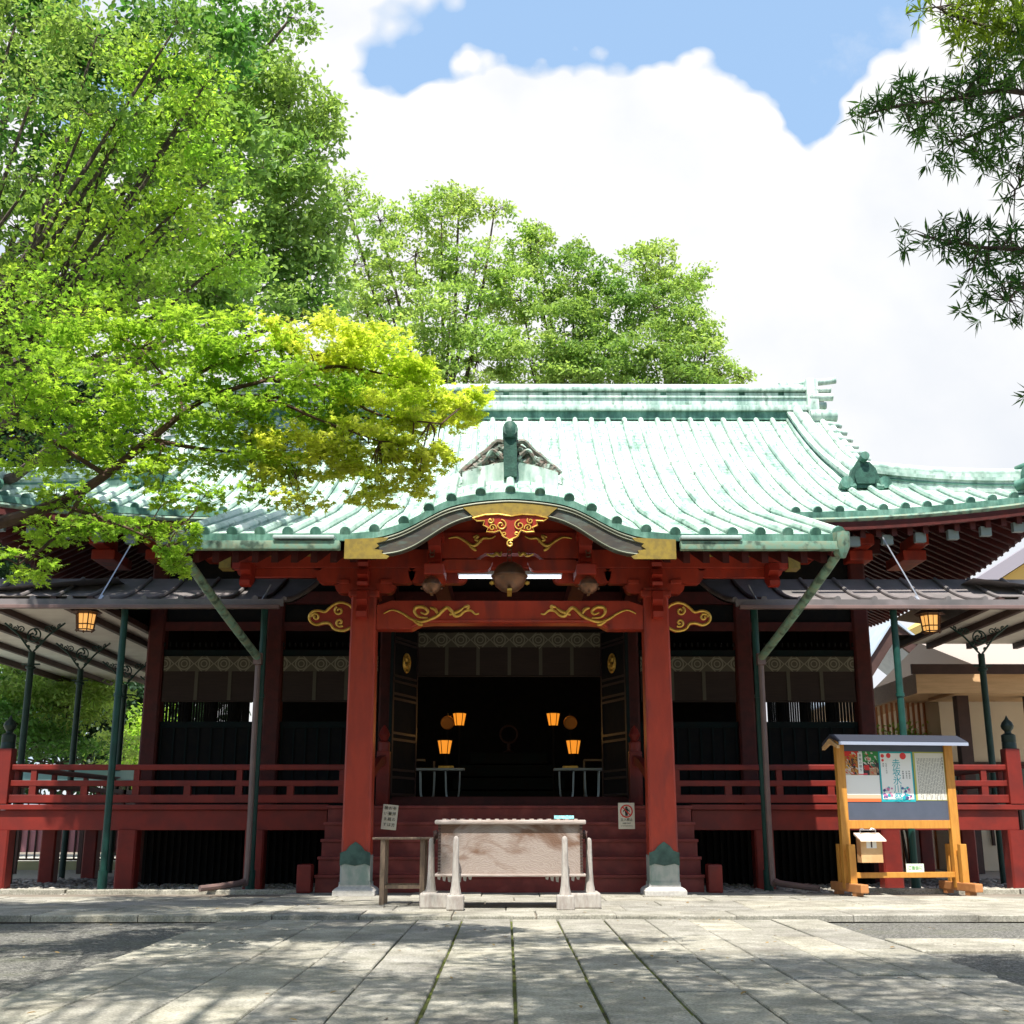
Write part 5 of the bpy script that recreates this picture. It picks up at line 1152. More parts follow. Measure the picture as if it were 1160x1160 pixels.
# gabled building far right with yellow gable
gb = thing('neighbour_building', 'distant building with a yellow gable, brown gable carving and grey roof edge at the right', 'building', (20, 44, 0))
m = MB(); m.prism([(17.2, 0), (30, 0), (30, 9.6), (23.6, 13.1), (17.2, 9.1)], 44, 52); m.build('wall', M['yellowwall'], gb)
m = MB(); m.sweep([(16.4, 43.6, 8.7), (23.6, 43.6, 13.1)], [(0, 0), (0, .55), (0.9, .55), (.9, 0)], side=(0, 1, 0)); m.sweep([(23.6, 43.6, 13.1), (31, 43.6, 9.3)], [(0, 0), (0, .55), (0.9, .55), (.9, 0)], side=(0, 1, 0)); m.build('roof', mat('lilac_grey_tile', (.26, .24, .27), rough=.6), gb)
m = MB()
for k in range(5): m.cut(); m.tube(smoothpts([(18.0+k*.45, 43.85, 8.7+k*.36), (19.0+k*.4, 43.85, 8.85+k*.36), (20.6+k*.2, 43.85, 9.1+k*.36), (21.6, 43.85, 9.3+k*.36)]), .08, 6)
m.build('gable_carving', mat('brown_carving', (.30, .10, .04), rough=.6), gb)

# ------------------------------------------------------------------ left background
m = MB(); fx = thing('pink_fence', 'pink painted boundary fence with a dark bottom rail seen under the left veranda', 'fence', (-12, 31, 0))
m = MB(); 
m.box(-20, -7.6, 31.0, 31.05, .42, 1.45); m.build('panel', M['pink'], fx)
m = MB()
for x in np.arange(-20, -7.6, .20): m.box(x, x+.035, 30.95, 30.99, .22, 1.5)
m.box(-20, -7.6, 30.94, 30.99, .22, .27); m.build('bars', M['brownwood'], fx)
m = MB(); m.box(-20, -7.6, 30.9, 31.2, -.1, .2); m.build('kerb', mat('yellowish_kerb', (.42, .40, .24), rough=.8), fx)
wl = thing('walkway_roof', 'low pale teal walkway roof behind the left railing', 'roof', (-13, 29, 0))
m = MB(); m.add([(-20, 27.6, 2.18), (-8.3, 27.6, 2.10), (-8.3, 29.4, 2.40), (-20, 29.4, 2.46), (-20, 27.6, 2.12), (-8.3, 27.6, 2.04), (-8.3, 29.4, 2.34), (-20, 29.4, 2.40)], [(0, 1, 2, 3), (7, 6, 5, 4), (0, 4, 5, 1), (1, 5, 6, 2), (2, 6, 7, 3), (3, 7, 4, 0)]); m.build('roof_sheet', M['teal'], wl)
m = MB()
for x in np.arange(-19, -8.5, 1.5): m.box(x, x+.1, 28.4, 28.5, 0, 2.15)
for x in np.arange(-19, -8.5, .25): m.box(x, x+.03, 28.35, 28.38, 1.2, 2.05)
m.box(-19, -8.4, 28.33, 28.37, 1.15, 1.22); m.build('frame', M['brownwood'], wl)

# ------------------------------------------------------------------ foliage
def leaf_tpl(kind):
    if kind == 'maple':
        v = []; f = []
        for k, (a, l_) in enumerate(((0, 1), (.72, .86), (-.72, .86), (1.5, .6), (-1.5, .6))):
            c, s = math.cos(a), math.sin(a); o = len(v)
            v += [(0, 0, 0), (l_*.45*c-.17*s, l_*.45*s+.17*c, 0), (l_*c, l_*s, -.08), (l_*.45*c+.17*s, l_*.45*s-.17*c, 0)]; f.append((o, o+1, o+2, o+3))
        return np.array(v), f
    if kind == 'blade':
        return np.array([(0, 0, 0), (.4, .075, .02), (1, 0, -.06), (.4, -.075, .02)]), [(0, 1, 2, 3)]
    if kind == 'oval':
        return np.array([(0, 0, 0), (.3, .24, .05), (.75, .20, .02), (1, 0, -.08), (.75, -.20, .02), (.3, -.24, .05), (.5, 0, -.03)]), [(0, 6, 2, 1), (6, 3, 2), (0, 5, 4, 6), (6, 4, 3)]
    return np.array([(0, 0, 0), (.5, .28, .05), (1, 0, -.05), (.5, -.28, .05)]), [(0, 1, 2, 3)]
def leaves(name, P, size, kind, m, parent, tilt=.6, dirs=None, label=None):
    """P: n x 3 leaf positions. One mesh of real leaves."""
    tv, tf = leaf_tpl(kind); n = len(P); k = len(tv)
    yaw = rng.uniform(0, 2*PI, n) if dirs is None else dirs+rng.normal(0, .5, n)
    pt = rng.normal(0, tilt, n); rl_ = rng.normal(0, tilt, n); s = size*rng.uniform(.65, 1.25, n)
    cy, sy, cp, sp_, cr, sr = np.cos(yaw), np.sin(yaw), np.cos(pt), np.sin(pt), np.cos(rl_), np.sin(rl_)
    Rm = np.empty((n, 3, 3))
    Rm[:, 0, 0] = cy*cp; Rm[:, 0, 1] = cy*sp_*sr-sy*cr; Rm[:, 0, 2] = cy*sp_*cr+sy*sr
    Rm[:, 1, 0] = sy*cp; Rm[:, 1, 1] = sy*sp_*sr+cy*cr; Rm[:, 1, 2] = sy*sp_*cr-cy*sr
    Rm[:, 2, 0] = -sp_; Rm[:, 2, 1] = cp*sr; Rm[:, 2, 2] = cp*cr
    V_ = np.einsum('nij,kj->nki', Rm, tv)*s[:, None, None]+P[:, None, :]
    org = np.array(parent['_o']) if parent is not None and '_o' in parent else np.zeros(3)
    V_ = (V_-org).reshape(-1, 3)
    ls = []; lt = []
    base_l = np.concatenate([np.array(f) for f in tf]); cnt = np.array([len(f) for f in tf])
    loops = (base_l[None, :]+(np.arange(n)*k)[:, None]).ravel(); tot = np.tile(cnt, n); st_ = np.concatenate([[0], np.cumsum(tot)[:-1]])
    me = bpy.data.meshes.new(name); me.vertices.add(len(V_)); me.vertices.foreach_set('co', V_.ravel().astype('f4'))
    me.loops.add(len(loops)); me.loops.foreach_set('vertex_index', loops.astype('i4'))
    me.polygons.add(len(tot)); me.polygons.foreach_set('loop_start', st_.astype('i4')); me.polygons.foreach_set('loop_total', tot.astype('i4'))
    me.update(calc_edges=True); me.materials.append(m)
    o = bpy.data.objects.new(name, me); COL.objects.link(o)
    if parent is not None: o.parent = parent
    if label: o['label'] = label
    return o
def W(px, py, Y):                                           # where a thing seen in that direction stands, at distance Y down the yard
    a = (px-580)/FPX; b = (580-py)/FPX; s, c = math.sin(PITCH), math.cos(PITCH); d = Vector((math.sin(YAW)*c+a*math.cos(YAW)-b*math.sin(YAW)*s, math.cos(YAW)*c-a*math.sin(YAW)-b*math.cos(YAW)*s, s+b*c))
    t = Y/d.y; return Vector((CAM[0]+d.x*t, Y, CAM[2]+d.z*t))
def clump_pts(c, r, n, sub=9, spread=.42):
    """leaf positions in an uneven clump: sprays scattered inside an ellipsoid"""
    c = np.array(c); r = np.array(r); u = rng.normal(0, 1, (sub, 3)); u /= np.linalg.norm(u, axis=1)[:, None]; rad = rng.uniform(.25, 1.0, sub)**.5
    cen = c+u*rad[:, None]*r; wt = rng.uniform(.3, 1, sub); wt /= wt.sum(); idx = rng.choice(sub, n, p=wt)
    return cen[idx]+rng.normal(0, 1, (n, 3))*r*spread*np.array([1, 1, .55]), cen
def branch_net(root_pts, cens, mb, r0=.03, jitter=.15):
    RP = [Vector(p) for p in root_pts]
    for c in cens:
        c = Vector(c); a = min(RP, key=lambda p: (p-c).length); mid = (a+c)/2+Vector((random.gauss(0, jitter), random.gauss(0, jitter), random.gauss(0, jitter)*.6+.05))
        mb.tube(smoothpts([a, mid, c], 3), [r0*q for q in (1, .9, .75, .65, .5, .35, .25)], 4)
def leafmat(name, c1, c2, tc_, tr=.45, scale=.8, isl=.3):
    return mat(name, c1, c2, rough=.5, scale=scale, detail=2, island=isl, transl=tr, tcol=tc_, lo=.4, hi=.6, spec=.3)
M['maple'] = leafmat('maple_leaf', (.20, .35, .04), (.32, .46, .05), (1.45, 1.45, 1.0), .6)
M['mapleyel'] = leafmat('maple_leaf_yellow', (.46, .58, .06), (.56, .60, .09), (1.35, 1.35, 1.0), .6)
M['leafmid'] = leafmat('broad_leaf', (.15, .27, .06), (.24, .35, .09), (1.6, 1.6, 1.0), .45, .5)
M['leaflight'] = leafmat('light_leaf', (.25, .38, .10), (.32, .42, .13), (1.7, 1.7, 1.0), .48, .35)
M['leafyel'] = leafmat('yellow_leaf', (.24, .42, .055), (.36, .50, .07), (1.5, 1.5, .95), .55, .8, .4)
M['leafdark'] = leafmat('dark_leaf', (.08, .19, .045), (.12, .24, .05), (1.6, 1.9, 1.0), .35, .6)
M['leafdk2'] = leafmat('evergreen_leaf', (.022, .055, .022), (.035, .08, .028), (1.5, 1.7, 1.0), .28, .6)
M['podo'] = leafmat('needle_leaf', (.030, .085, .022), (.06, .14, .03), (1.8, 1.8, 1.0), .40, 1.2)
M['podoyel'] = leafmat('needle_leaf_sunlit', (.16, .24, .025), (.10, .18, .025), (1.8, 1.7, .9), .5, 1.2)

# --- foreground maple: limb reaching in from the left
tr_ = thing('maple_tree', 'yellow green maple reaching a long limb across the left half of the porch roof', 'tree', (-9.2, 11.0, 0))
limb = [(-9.4, 11.2, 0), (-9.3, 11.2, 1.6), (-8.4, 11.2, 3.0), (-6.3, 11.1, 3.65), W(0, 592, 11), W(60, 572, 11), W(110, 545, 11.05), W(170, 498, 11.1), W(232, 452, 11.2), W(305, 430, 11.3)]
trunk = MB(); lp = smoothpts(limb, 4); trunk.tube(lp, [.10*(1-.82*i/(len(lp)-1)) for i in range(len(lp))], 9)
subs = [[(205, 472, 11.15), (202, 445, 11.2), (180, 420, 11.2), (160, 395, 11.3)], [(203, 440, 11.2), (240, 415, 11), (300, 395, 10.8)], [(232, 452, 11.2), (310, 455, 11.0), (360, 475, 10.9), (430, 500, 10.8)], [(232, 452, 11.2), (310, 450, 11.6), (400, 470, 11.8), (480, 490, 11.9)], [(300, 431, 11.3), (380, 415, 11.4), (460, 430, 11.5)],
        [(305, 430, 11.3), (370, 440, 11.0), (430, 470, 11), (500, 480, 11)], [(120, 538, 11.05), (60, 500, 10.8), (20, 470, 10.7)], [(60, 570, 11), (130, 592, 10.8), (190, 620, 10.7)], [(170, 498, 11.1), (240, 510, 11.3), (320, 515, 11.4)], [(100, 550, 11), (60, 610, 10.8), (20, 640, 10.7)]]
tips = []
for sb in subs:
    q = smoothpts([W(*p) for p in sb], 4); trunk.tube(q, [.028*(1-.75*i/(len(q)-1)) for i in range(len(q))], 6); tips += q
ctr = [  # px, py, depth, radii in metres, leaf count, yellow?
 (120, 400, 11.4, (.75, .8, .35), 2600, 0), (200, 380, 11.6, (.7, .8, .32), 2600, 0), (60, 350, 11.0, (.6, .8, .3), 1500, 0), (290, 400, 11.3, (.65, .8, .3), 2600, 0), (360, 390, 11.4, (.6, .8, .28), 2600, 1), (430, 410, 11.6, (.55, .8, .24), 2600, 1),
 (480, 440, 11.6, (.42, .7, .2), 2100, 1), (515, 468, 11.6, (.30, .5, .13), 1000, 1), (430, 470, 11.2, (.5, .7, .24), 2000, 1), (340, 445, 11.0, (.6, .7, .25), 2200, 0), (400, 505, 11.0, (.45, .6, .2), 1500, 1), (460, 515, 11.2, (.33, .5, .15), 1100, 1),
 (440, 545, 11.1, (.30, .4, .09), 420, 1), (330, 505, 11.2, (.5, .6, .18), 1200, 1), (260, 480, 11.2, (.5, .7, .2), 1300, 0), (180, 450, 11.0, (.6, .7, .3), 1900, 0), (90, 450, 10.8, (.7, .8, .35), 1800, 0), (20, 490, 10.6, (.45, .7, .25), 900, 0), (250, 440, 11.6, (.6, .7, .25), 1600, 0),
 (150, 600, 10.8, (.42, .4, .10), 700, 0), (95, 600, 10.8, (.3, .4, .1), 350, 0), (195, 625, 10.7, (.16, .3, .20), 420, 0), (215, 605, 10.7, (.12, .25, .12), 200, 0), (230, 520, 11.3, (.5, .6, .15), 700, 0), (170, 540, 11, (.4, .5, .12), 420, 0), (20, 640, 10.6, (.35, .5, .18), 520, 0), (290, 560, 11.0, (.25, .4, .08), 160, 0), (30, 420, 10.8, (.5, .8, .3), 1100, 0), (60, 520, 11.2, (.5, .6, .2), 700, 0), (330, 540, 11.2, (.4, .5, .12), 420, 1), (130, 490, 11.3, (.5, .6, .2), 900, 0), (380, 460, 11.5, (.5, .6, .25), 1500, 0), (490, 520, 11.4, (.25, .4, .12), 600, 1), (540, 455, 11.6, (.2, .4, .08), 300, 1),
 (140, 515, 11.1, (.45, .5, .14), 800, 0), (215, 565, 11.0, (.4, .5, .10), 520, 0), (300, 525, 11.2, (.45, .5, .12), 900, 0), (375, 525, 11.3, (.4, .5, .12), 900, 1), (425, 565, 11.2, (.28, .4, .08), 420, 1), (470, 550, 11.3, (.22, .4, .08), 380, 1), (80, 565, 10.9, (.4, .5, .12), 600, 0), (50, 605, 10.8, (.35, .4, .12), 500, 0), (200, 640, 10.7, (.12, .3, .12), 260, 0), (280, 490, 11.3, (.5, .5, .14), 900, 0), (340, 570, 11.1, (.3, .4, .07), 260, 1)]
PA, PB = [], []
for px, py, Y, r, n, yl in ctr:
    p, cen = clump_pts(W(px, py, Y), r, int(n*(.74 if yl else .60)), sub=30, spread=.15); (PB if yl else PA).append(p); far = [tuple(Vector(W(px, py, Y)).lerp(Vector(cen[j]), .5)) for j in (0, 7, 14)]; branch_net(tips, far, trunk, .009, .06); branch_net(far, cen[:14], trunk, .004, .05)
# higher crown of the same maple over the visitor's head, it dapples the paving
for k in range(40):
    x = random.uniform(-8.5, 6.5); y = random.uniform(-2.5, 9.0); z = 9.4+random.uniform(0, 1.4)+(1.2 if y > 6 else 0)
    if x > 0 and y > 7.0: continue
    if y > 5.5: continue
    p, cen = clump_pts((x, y, z), (1.0, .9, .30), 1500, 16, .30); PA.append(p)
th = trunk.build('trunk', M['barkred'], tr_, smooth=True)
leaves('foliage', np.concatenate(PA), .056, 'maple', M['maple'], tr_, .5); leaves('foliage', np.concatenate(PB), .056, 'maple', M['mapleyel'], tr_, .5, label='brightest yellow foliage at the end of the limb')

def tree(name, label, base, trunk_top, clumps, leafsize, kind, mats, r0=.3, tilt=.7, group=None, spread=.3, sub=14, bark='bark', limbs=None, twig=.03, dens=1.0, limb=.34):
    t = thing(name, label, 'tree', tuple(base), group=group); tk = MB(); b = Vector(base); tp = Vector(trunk_top)
    q = smoothpts([b, b.lerp(tp, .4)+Vector((random.uniform(-.3, .3), 0, 0)), tp], 5); tk.tube(q, [r0*(1-.6*i/(len(q)-1)) for i in range(len(q))], 9)
    roots = q[4:]
    for c in clumps:
        cv = Vector(c[0]); a = min(roots, key=lambda p: (p-cv).length+max(0, p.z-cv.z)*2); mid = a.lerp(cv, .5)+Vector((random.gauss(0, .2), random.gauss(0, .2), -.1*(cv-a).length))
        lq = smoothpts([a, mid, cv], 4); tk.tube(lq, [r0*limb*(1-.8*i/(len(lq)-1)) for i in range(len(lq))], 6)
    bins = {}
    for c in clumps:
        p, cen = clump_pts(c[0], c[1], int(c[2]*dens), sub, spread); bins.setdefault(c[3], []).append(p)
        far = [tuple(Vector(c[0]).lerp(Vector(cen[j]), .55)) for j in range(0, len(cen), 5)]; branch_net([c[0]], far, tk, twig*.9, .1); branch_net(far, cen[1::2], tk, twig*.45, .1)
    tk.build('trunk', M[bark], t, smooth=True)
    for k, ps in bins.items(): leaves('crown', np.concatenate(ps), leafsize, kind, M[mats[k]], t, tilt)
    return t
def C(px, py, Y, r, n, k=0): return (tuple(W(px, py, Y)), r, n, k)
# --- trees behind the hall
tree('zelkova_tree', 'tall airy pale green tree with visible bare limbs behind the left of the ridge', (-3, 43, 0), (-2.6, 43, 14), [
 C(500, 245, 43, (1.5, 1.6, 1.1), 2300, 1), C(470, 290, 43, (1.8, 1.6, 1.2), 2600, 1), C(540, 300, 42.5, (1.6, 1.6, 1.2), 2600, 0), C(440, 340, 43, (1.8, 1.6, 1.3), 2800, 1), C(510, 360, 42, (2.0, 1.6, 1.4), 3600, 0), C(560, 240, 43, (.9, .9, .5), 500, 1), C(430, 250, 43, (1.2, 1.2, .9), 1300, 1),
 C(450, 400, 42, (2.2, 1.6, 1.3), 3600, 0), C(540, 410, 42, (2.0, 1.6, 1.3), 3600, 0), C(400, 300, 44, (1.4, 1.4, 1.2), 1700, 1), C(400, 370, 44, (1.6, 1.4, 1.4), 1900, 1), C(480, 440, 42, (2.4, 1.6, 1.0), 2600, 0), C(390, 215, 44, (1.0, 1.0, .8), 800, 1), C(520, 225, 43, (1.0, 1, .5), 700, 1)], .175, 'oval', ['leaflight', 'leaflight'], .45, dens=.85, spread=.12, sub=52, twig=.022)
tree('zelkova_tree', 'bushy bright green tree in the middle behind the roof ridge', (3, 44, 0), (2.8, 44, 13), [
 C(600, 285, 44, (1.3, 1.4, 1.0), 2000), C(590, 340, 43, (1.8, 1.6, 1.2), 3400), C(650, 320, 43, (1.6, 1.6, 1.2), 3000, 1), C(640, 380, 42, (2.0, 1.6, 1.3), 4200, 1), C(600, 410, 42, (2.0, 1.6, 1.3), 4000), C(690, 350, 43, (1.5, 1.6, 1.2), 2700, 1), C(680, 410, 42, (2.0, 1.6, 1.3), 4000, 1), C(640, 440, 42, (2.6, 1.4, .9), 3000), C(605, 262, 44, (.7, .7, .4), 350), C(655, 285, 44, (.8, .8, .5), 500, 1)], .17, 'oval', ['leaflight', 'leafmid'], .4, dens=.95, spread=.12, sub=52, twig=.022)
tree('zelkova_tree', 'rounded green tree at the right end behind the roof ridge', (7, 44, 0), (7.2, 44, 12), [
 C(730, 300, 44, (1.3, 1.3, .8), 1500), C(770, 320, 44, (1.4, 1.3, .8), 1900), C(745, 350, 43, (1.7, 1.5, 1.1), 2800, 1), C(780, 370, 43, (1.3, 1.4, 1.0), 1900), C(740, 400, 42, (2.0, 1.5, 1.2), 3800, 1), C(790, 410, 42.5, (1.4, 1.4, 1.0), 2100), C(760, 440, 42, (2.4, 1.4, .8), 2600, 1), C(815, 425, 43, (.9, 1, .5), 500), C(745, 285, 44, (.8, .7, .35), 400), C(840, 428, 43, (.6, .6, .3), 180), C(800, 385, 43, (.8, .8, .5), 500)], .17, 'oval', ['leaflight', 'leafmid'], .4, dens=.95, spread=.12, sub=52, twig=.022)
# --- big tree at the left, in several ages of leaf
tree('camphor_tree', 'tall broad green tree filling the upper left sky beside the hall', (-15, 27, 0), (-13.5, 26, 13), [
 C(330, 120, 25, (1.3, 1.4, .8), 3600, 0), C(300, 190, 24, (1.3, 1.3, .8), 3600, 0), C(340, 230, 25, (1.1, 1.2, .8), 3200, 0), C(280, 90, 25, (1.4, 1.3, .9), 3600, 0), C(350, 160, 25, (.9, 1, .5), 1500, 0), C(320, 280, 25, (1.2, 1.2, .9), 3200, 0), C(260, 250, 24, (1.2, 1.2, .9), 3200, 0),
 C(370, 130, 25.5, (.6, .8, .3), 500, 0), C(270, 30, 26, (1.2, 1.2, .6), 2200, 1), C(200, 60, 17, (1.12, 1.12, 0.60), 3600, 1), C(350, 310, 25, (.9, 1.1, .7), 1700, 0), C(300, 340, 24.5, (1.2, 1.2, .7), 2300, 0), C(230, 330, 17, (0.98, 0.96, 0.60), 2600, 0), C(330, 20, 26, (.9, .9, .35), 700, 0),
 C(240, 160, 17, (0.98, 1.04, 0.68), 3000, 2), C(380, 260, 26, (.6, .8, .4), 600, 0), C(100, 80, 17, (1.20, 1.12, 0.75), 4000, 1), C(150, 200, 17, (1.20, 1.12, 0.83), 3600, 2), C(50, 150, 17, (1.20, 1.12, 0.75), 2400, 1), C(30, 40, 17, (1.20, 1.12, 0.60), 3600, 1), C(20, 260, 17, (1.05, 0.96, 0.75), 2500, 2), C(120, 290, 17, (1.12, 1.04, 0.75), 2700, 2), C(360, 350, 25, (.8, .9, .4), 700, 0)],
 .15, 'oval', ['leafmid', 'leafdark', 'leafmid'], .5, spread=.14, sub=50, twig=.012, dens=.72)
tree('persimmon_tree', 'yellowing thin limbed tree in front of the tall tree at the upper left', (-8.8, 14.5, 0), (-7.4, 14.4, 6.5), [
 C(180, 90, 14, (.7, .7, .4), 800, 0), C(200, 150, 14, (.75, .7, .5), 1000, 0), C(230, 210, 14, (.65, .7, .5), 1000, 0), C(190, 260, 14, (.8, .7, .5), 1100, 0), C(260, 290, 14, (.6, .7, .4), 900, 0), C(120, 180, 14, (.8, .7, .5), 800, 1), C(100, 250, 14, (.8, .7, .5), 900, 1), C(60, 320, 14, (.8, .7, .4), 900, 1), C(150, 330, 14, (.8, .7, .4), 1100, 0), C(40, 100, 14, (.7, .7, .5), 900, 2), C(110, 40, 14, (.8, .7, .4), 1300, 2), C(20, 20, 14, (.8, .7, .4), 1300, 2), C(200, 30, 13.5, (.6, .6, .25), 600, 2), C(50, 380, 14, (.7, .7, .4), 900, 1), C(100, 130, 13.5, (.8, .7, .3), 900, 2), C(230, 100, 14, (.5, .5, .3), 400, 0), C(40, 200, 14, (.6, .6, .3), 500, 2)],
 .080, 'oval', ['leafyel', 'leafyel', 'leafmid'], .2, spread=.18, sub=40, twig=.008, dens=1.0)
tree('evergreen_tree', 'dark dense evergreen tree standing behind the left end of the roof', (-14.5, 31, 0), (-14.5, 31, 7), [
 C(40, 430, 30, (1.8, 1.5, 1.3), 4500), C(10, 500, 29, (1.5, 1.5, 1.3), 4000), C(90, 480, 31, (1.6, 1.5, 1.2), 3800), C(20, 570, 30, (1.6, 1.4, 1.2), 4200), C(110, 520, 32, (1.6, 1.4, 1.0), 2200), C(0, 640, 29, (1.6, 1.3, 1.0), 3600), C(30, 370, 31, (1.5, 1.4, 1.0), 2400)], .17, 'oval', ['leafdk2'], .4, spread=.3)
tree('evergreen_tree', 'dark evergreen tree glimpsed beyond the middle of the left canopy', (-14, 44, 0), (-14, 44, 4), [
 C(60, 790, 42, (2.4, 1.8, 1.6), 4200), C(130, 830, 42, (2.0, 1.8, 1.6), 3300), C(170, 800, 43, (1.6, 1.6, 1.6), 2300), C(20, 850, 42, (2.6, 1.8, 1.4), 3800), C(100, 740, 43, (2.2, 1.6, 1.2), 2400), C(200, 850, 44, (1.4, 1.4, 1.6), 1100), C(90, 860, 42, (2.2, 1.6, .9), 1500)], .24, 'oval', ['leafdk2'], .4, spread=.28)
tree('camellia_tree', 'sunlit small leafy tree under the outer edge of the left canopy', (-14.2, 33, 0), (-14.2, 33, 3.4), [
 C(20, 770, 33, (1.4, 1.2, .7), 3000, 0), C(80, 800, 33, (1.2, 1.2, .6), 2300, 0), C(20, 820, 33, (1.5, 1.2, .6), 2200, 1), C(110, 790, 34, (1.0, 1.2, .5), 1300, 0), C(60, 770, 34, (1.0, 1.2, .5), 1500, 0), C(50, 840, 33, (1.5, 1.2, .5), 1500, 1), C(130, 850, 36, (1.0, 1.0, .5), 700, 0), C(-20, 790, 33, (1.2, 1.2, .8), 1500, 1)], .15, 'oval', ['leaflight', 'leafdark'], .12, spread=.28)
def bush(label, c, r, n, mname, size=.1):
    t = thing('shrub', label, 'shrub', (c[0], c[1], 0)); m = MB(); cs = (c[0], c[1], c[2]); p, cen = clump_pts(cs, r, n, 20, .3)
    for q in cen[:10]: m.tube([(c[0]+random.uniform(-.2, .2), c[1], 0), tuple(Vector(q).lerp(Vector(cs), .4)), tuple(q)], [.04, .03, .01], 5)
    m.build('stems', M['bark'], t); leaves('foliage', p, size, 'oval', M[mname], t, .7)
bush('climbing green leaves on the slatted cedar screen at the right', (10.1, 30.8, 2.7), (.8, .15, .9), 2200, 'leaflight', .11)
bush('yellow green shrub beyond the left canopy posts near the hall wall', tuple(W(175, 850, 40)), (1.2, 1, 1.2), 2500, 'leafyel', .2)
# backdrop wood far behind, left and right of the hall
P_ = []
for k in range(30):
    x = random.choice((random.uniform(-60, -16), random.uniform(-46, -14), random.uniform(24, 60))); p, _ = clump_pts((x, random.uniform(52, 60), random.uniform(1, 8)), (3.2, 2, 2.4), 1100, 12, .35); P_.append(p)
o = leaves('distant_wood', np.concatenate(P_), .45, 'oval', M['leafdk2'], None, .7); tag(o, 'dark mass of woodland far behind the shrine grounds', 'woodland', kind='stuff')

# a third tree stands behind the visitor; its crown spreads over the approach
ov = []
for k in range(78):
    x = random.uniform(-9.5, 7.5); y = random.uniform(-3.5, 7.6)
    if x > 1 and y > 6.3: continue
    ov.append(((x, y, 9.9+random.uniform(0, 2.2)), (1.15, .75, .3), 620, 0))
for k in range(26): ov.append(((random.uniform(-10.5, -2.6), random.uniform(8.6, 11.6), 13.2+random.uniform(0, 1.6)), (1.2, .8, .3), 700, 0))
tree('camphor_tree', 'spreading tree behind the visitor whose crown shades the stone approach', (-3.5, -4.5, 0), (-2.5, -1.0, 8.5), ov, .13, 'oval', ['leafmid'], .35, spread=.28, sub=9, twig=.008, limb=.10, dens=1.25)
P_ = []
for k in range(44):
    a = random.uniform(-.1, PI+.1); rr_ = random.uniform(17, 24); p, _ = clump_pts((rr_*math.cos(a)*1.2, -rr_*math.sin(a)*.8-1.0, random.uniform(1, 15)), (3.0, 2.2, 2.6), 900, 12, .35); P_.append(p)
o = leaves('grove', np.concatenate(P_), .5, 'oval', M['leafdk2'], None, .7); tag(o, 'unseen grove added behind the visitor to cut the sky light', 'woodland', kind='stuff')  # unseen leaf mass added close behind the camera to lower the ambient light
P_ = np.array([(random.uniform(-5, 5), random.uniform(7.5, 19), .012 if False else .02) for k in range(130)]); P_[:, 2] = np.where(P_[:, 1] > 15.5, .064, .014)
o = leaves('fallen_leaves', P_, .055, 'oval', mat('dry_leaf', (.26, .17, .05), (.14, .08, .03), rough=.8, scale=3), None, .12); tag(o, 'few dry fallen leaves scattered over the paving', 'fallen leaves', kind='stuff')
# --- podocarpus hanging in from the upper right
t = thing('podocarpus_tree', 'narrow leaved evergreen hanging its sprays into the upper right corner', 'tree', (7.6, 8.0, 0)); tk = MB()
q = smoothpts([(7.6, 8.2, 0), (7.5, 8.1, 3), (7.3, 8, 5.8), (7.0, 8, 8.6)], 5); tk.tube(q, [.22*(1-.6*i/(len(q)-1)) for i in range(len(q))], 9)
PD = 8.0
brs = [[(1290, 160), (1160, 105), (1080, 112), (1010, 122), (975, 132)], [(1290, 90), (1160, 128), (1110, 150), (1080, 162)], [(1280, 320), (1160, 285), (1110, 280), (1050, 268)], [(1290, 20), (1180, 40), (1100, 25), (1060, 8)], [(1290, 250), (1200, 200), (1150, 215)], [(1290, 350), (1180, 320), (1140, 340)], [(1250, -60), (1150, -20), (1090, -20)], [(1280, 330), (1220, 400), (1165, 445)]]
tuft = []
for b_ in brs:
    b0 = W(*b_[0], PD); near = min(q, key=lambda p: (p-b0).length)
    lq = smoothpts([near]+[W(x, y, PD+random.uniform(-.25, .25)) for x, y in b_], 5); tk.tube(lq, [.035*(1-.85*i/(len(lq)-1)) for i in range(len(lq))], 6); tuft += [p for p in lq[8:]]
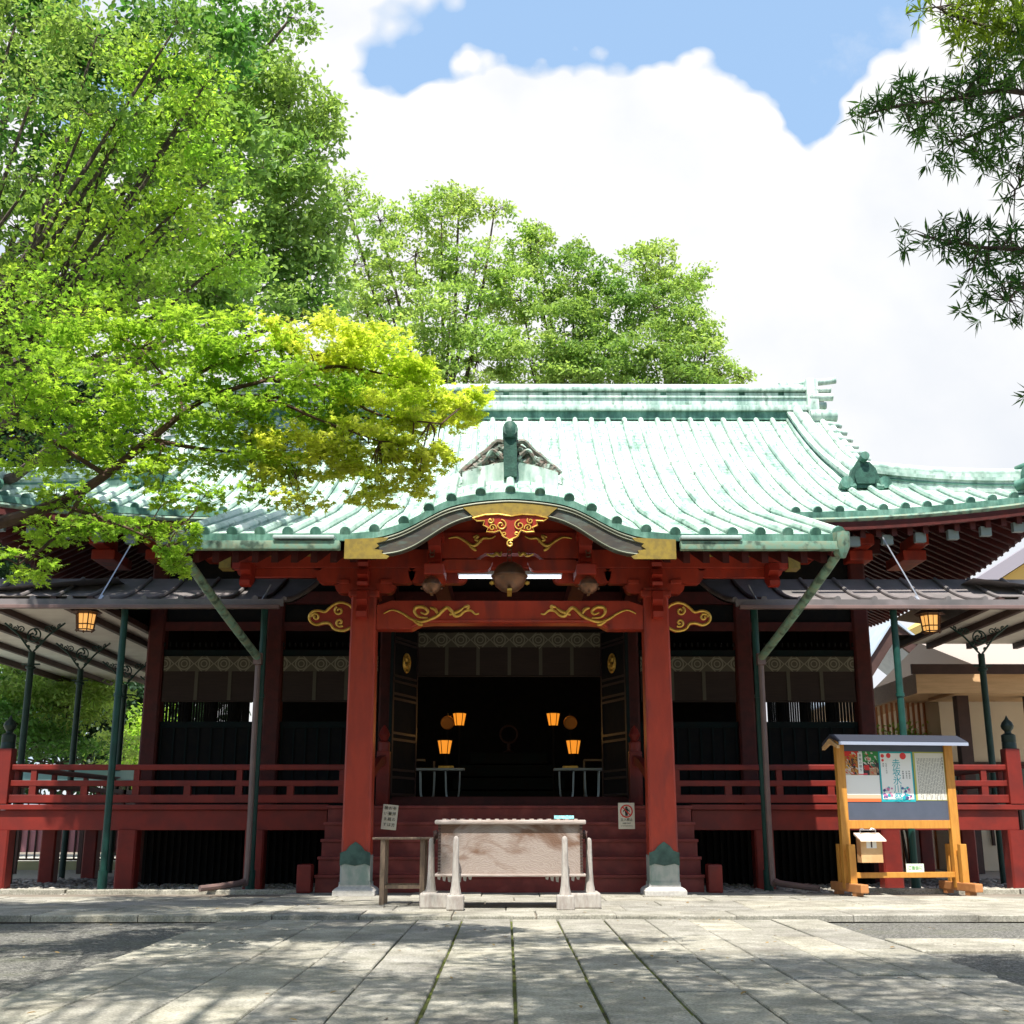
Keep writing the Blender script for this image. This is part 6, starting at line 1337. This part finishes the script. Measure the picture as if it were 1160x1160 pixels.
cl_ = [(1000, 115, 26), (985, 130, 14), (1030, 95, 22), (1050, 120, 28), (1035, 140, 22), (1060, 150, 22), (1080, 100, 26), (1090, 130, 30), (1110, 80, 26), (1110, 110, 30), (1100, 160, 26), (1130, 130, 30), (1140, 90, 32), (1150, 160, 28), (1120, 180, 22), (1155, 60, 34), (1060, 175, 12), (1075, 190, 8), (1150, 190, 18), (1158, 220, 10), (1060, 265, 22), (1045, 270, 12), (1085, 280, 26), (1110, 290, 26), (1130, 270, 24), (1140, 310, 28), (1155, 285, 26), (1120, 330, 18), (1140, 345, 12), (1158, 340, 16), (1115, 350, 6), (1100, 255, 10), (1158, 450, 4)]
cy_ = [(1060, 5, 20), (1085, 15, 30), (1110, 5, 34), (1130, 30, 40), (1150, 15, 40), (1100, 35, 26), (1120, 60, 30), (1155, 45, 34), (1090, 55, 16), (1140, -10, 40), (1100, -15, 40)]
def sprays(lst, sp_px):
    P_, D_ = [], []
    for px, py, n in lst:
        for k in range(max(2, n//2)):
            c = W(px+random.gauss(0, sp_px), py+random.gauss(0, sp_px*.8), PD+random.uniform(-.35, .35)); a0 = random.uniform(0, 2*PI)
            nb_ = min(tuft, key=lambda p: (p-c).length)
            if (nb_-c).length < .34: tk.tube([nb_, nb_.lerp(c, .5)+Vector((0, 0, .02)), c], [.006, .004, .003], 4)
            for j in range(11): P_.append(tuple(c+Vector((random.gauss(0, .012),)*3))); D_.append(a0+random.uniform(-2.0, 2.0))
    return np.array(P_), np.array(D_)
p1, d1 = sprays(cl_, 13); p2, d2 = sprays(cy_, 13)
tk.build('trunk', M['bark'], t, smooth=True)
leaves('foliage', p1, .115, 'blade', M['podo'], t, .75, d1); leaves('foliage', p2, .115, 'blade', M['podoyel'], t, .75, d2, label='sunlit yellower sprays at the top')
# upper crown over the yard: outside the picture it throws the dapples on the right of the paving
P_ = []
for k in range(22):
    x = random.uniform(1.5, 8.0); y = random.uniform(1.0, 7.2); p, _ = clump_pts((x, y, 8.6+random.uniform(0, 1.6)), (.9, .8, .30), 1500, 16, .3); P_.append(p)
leaves('foliage', np.concatenate(P_), .11, 'blade', M['podo'], t, .7)

for o in bpy.data.objects:
    if '_o' in o: del o['_o']
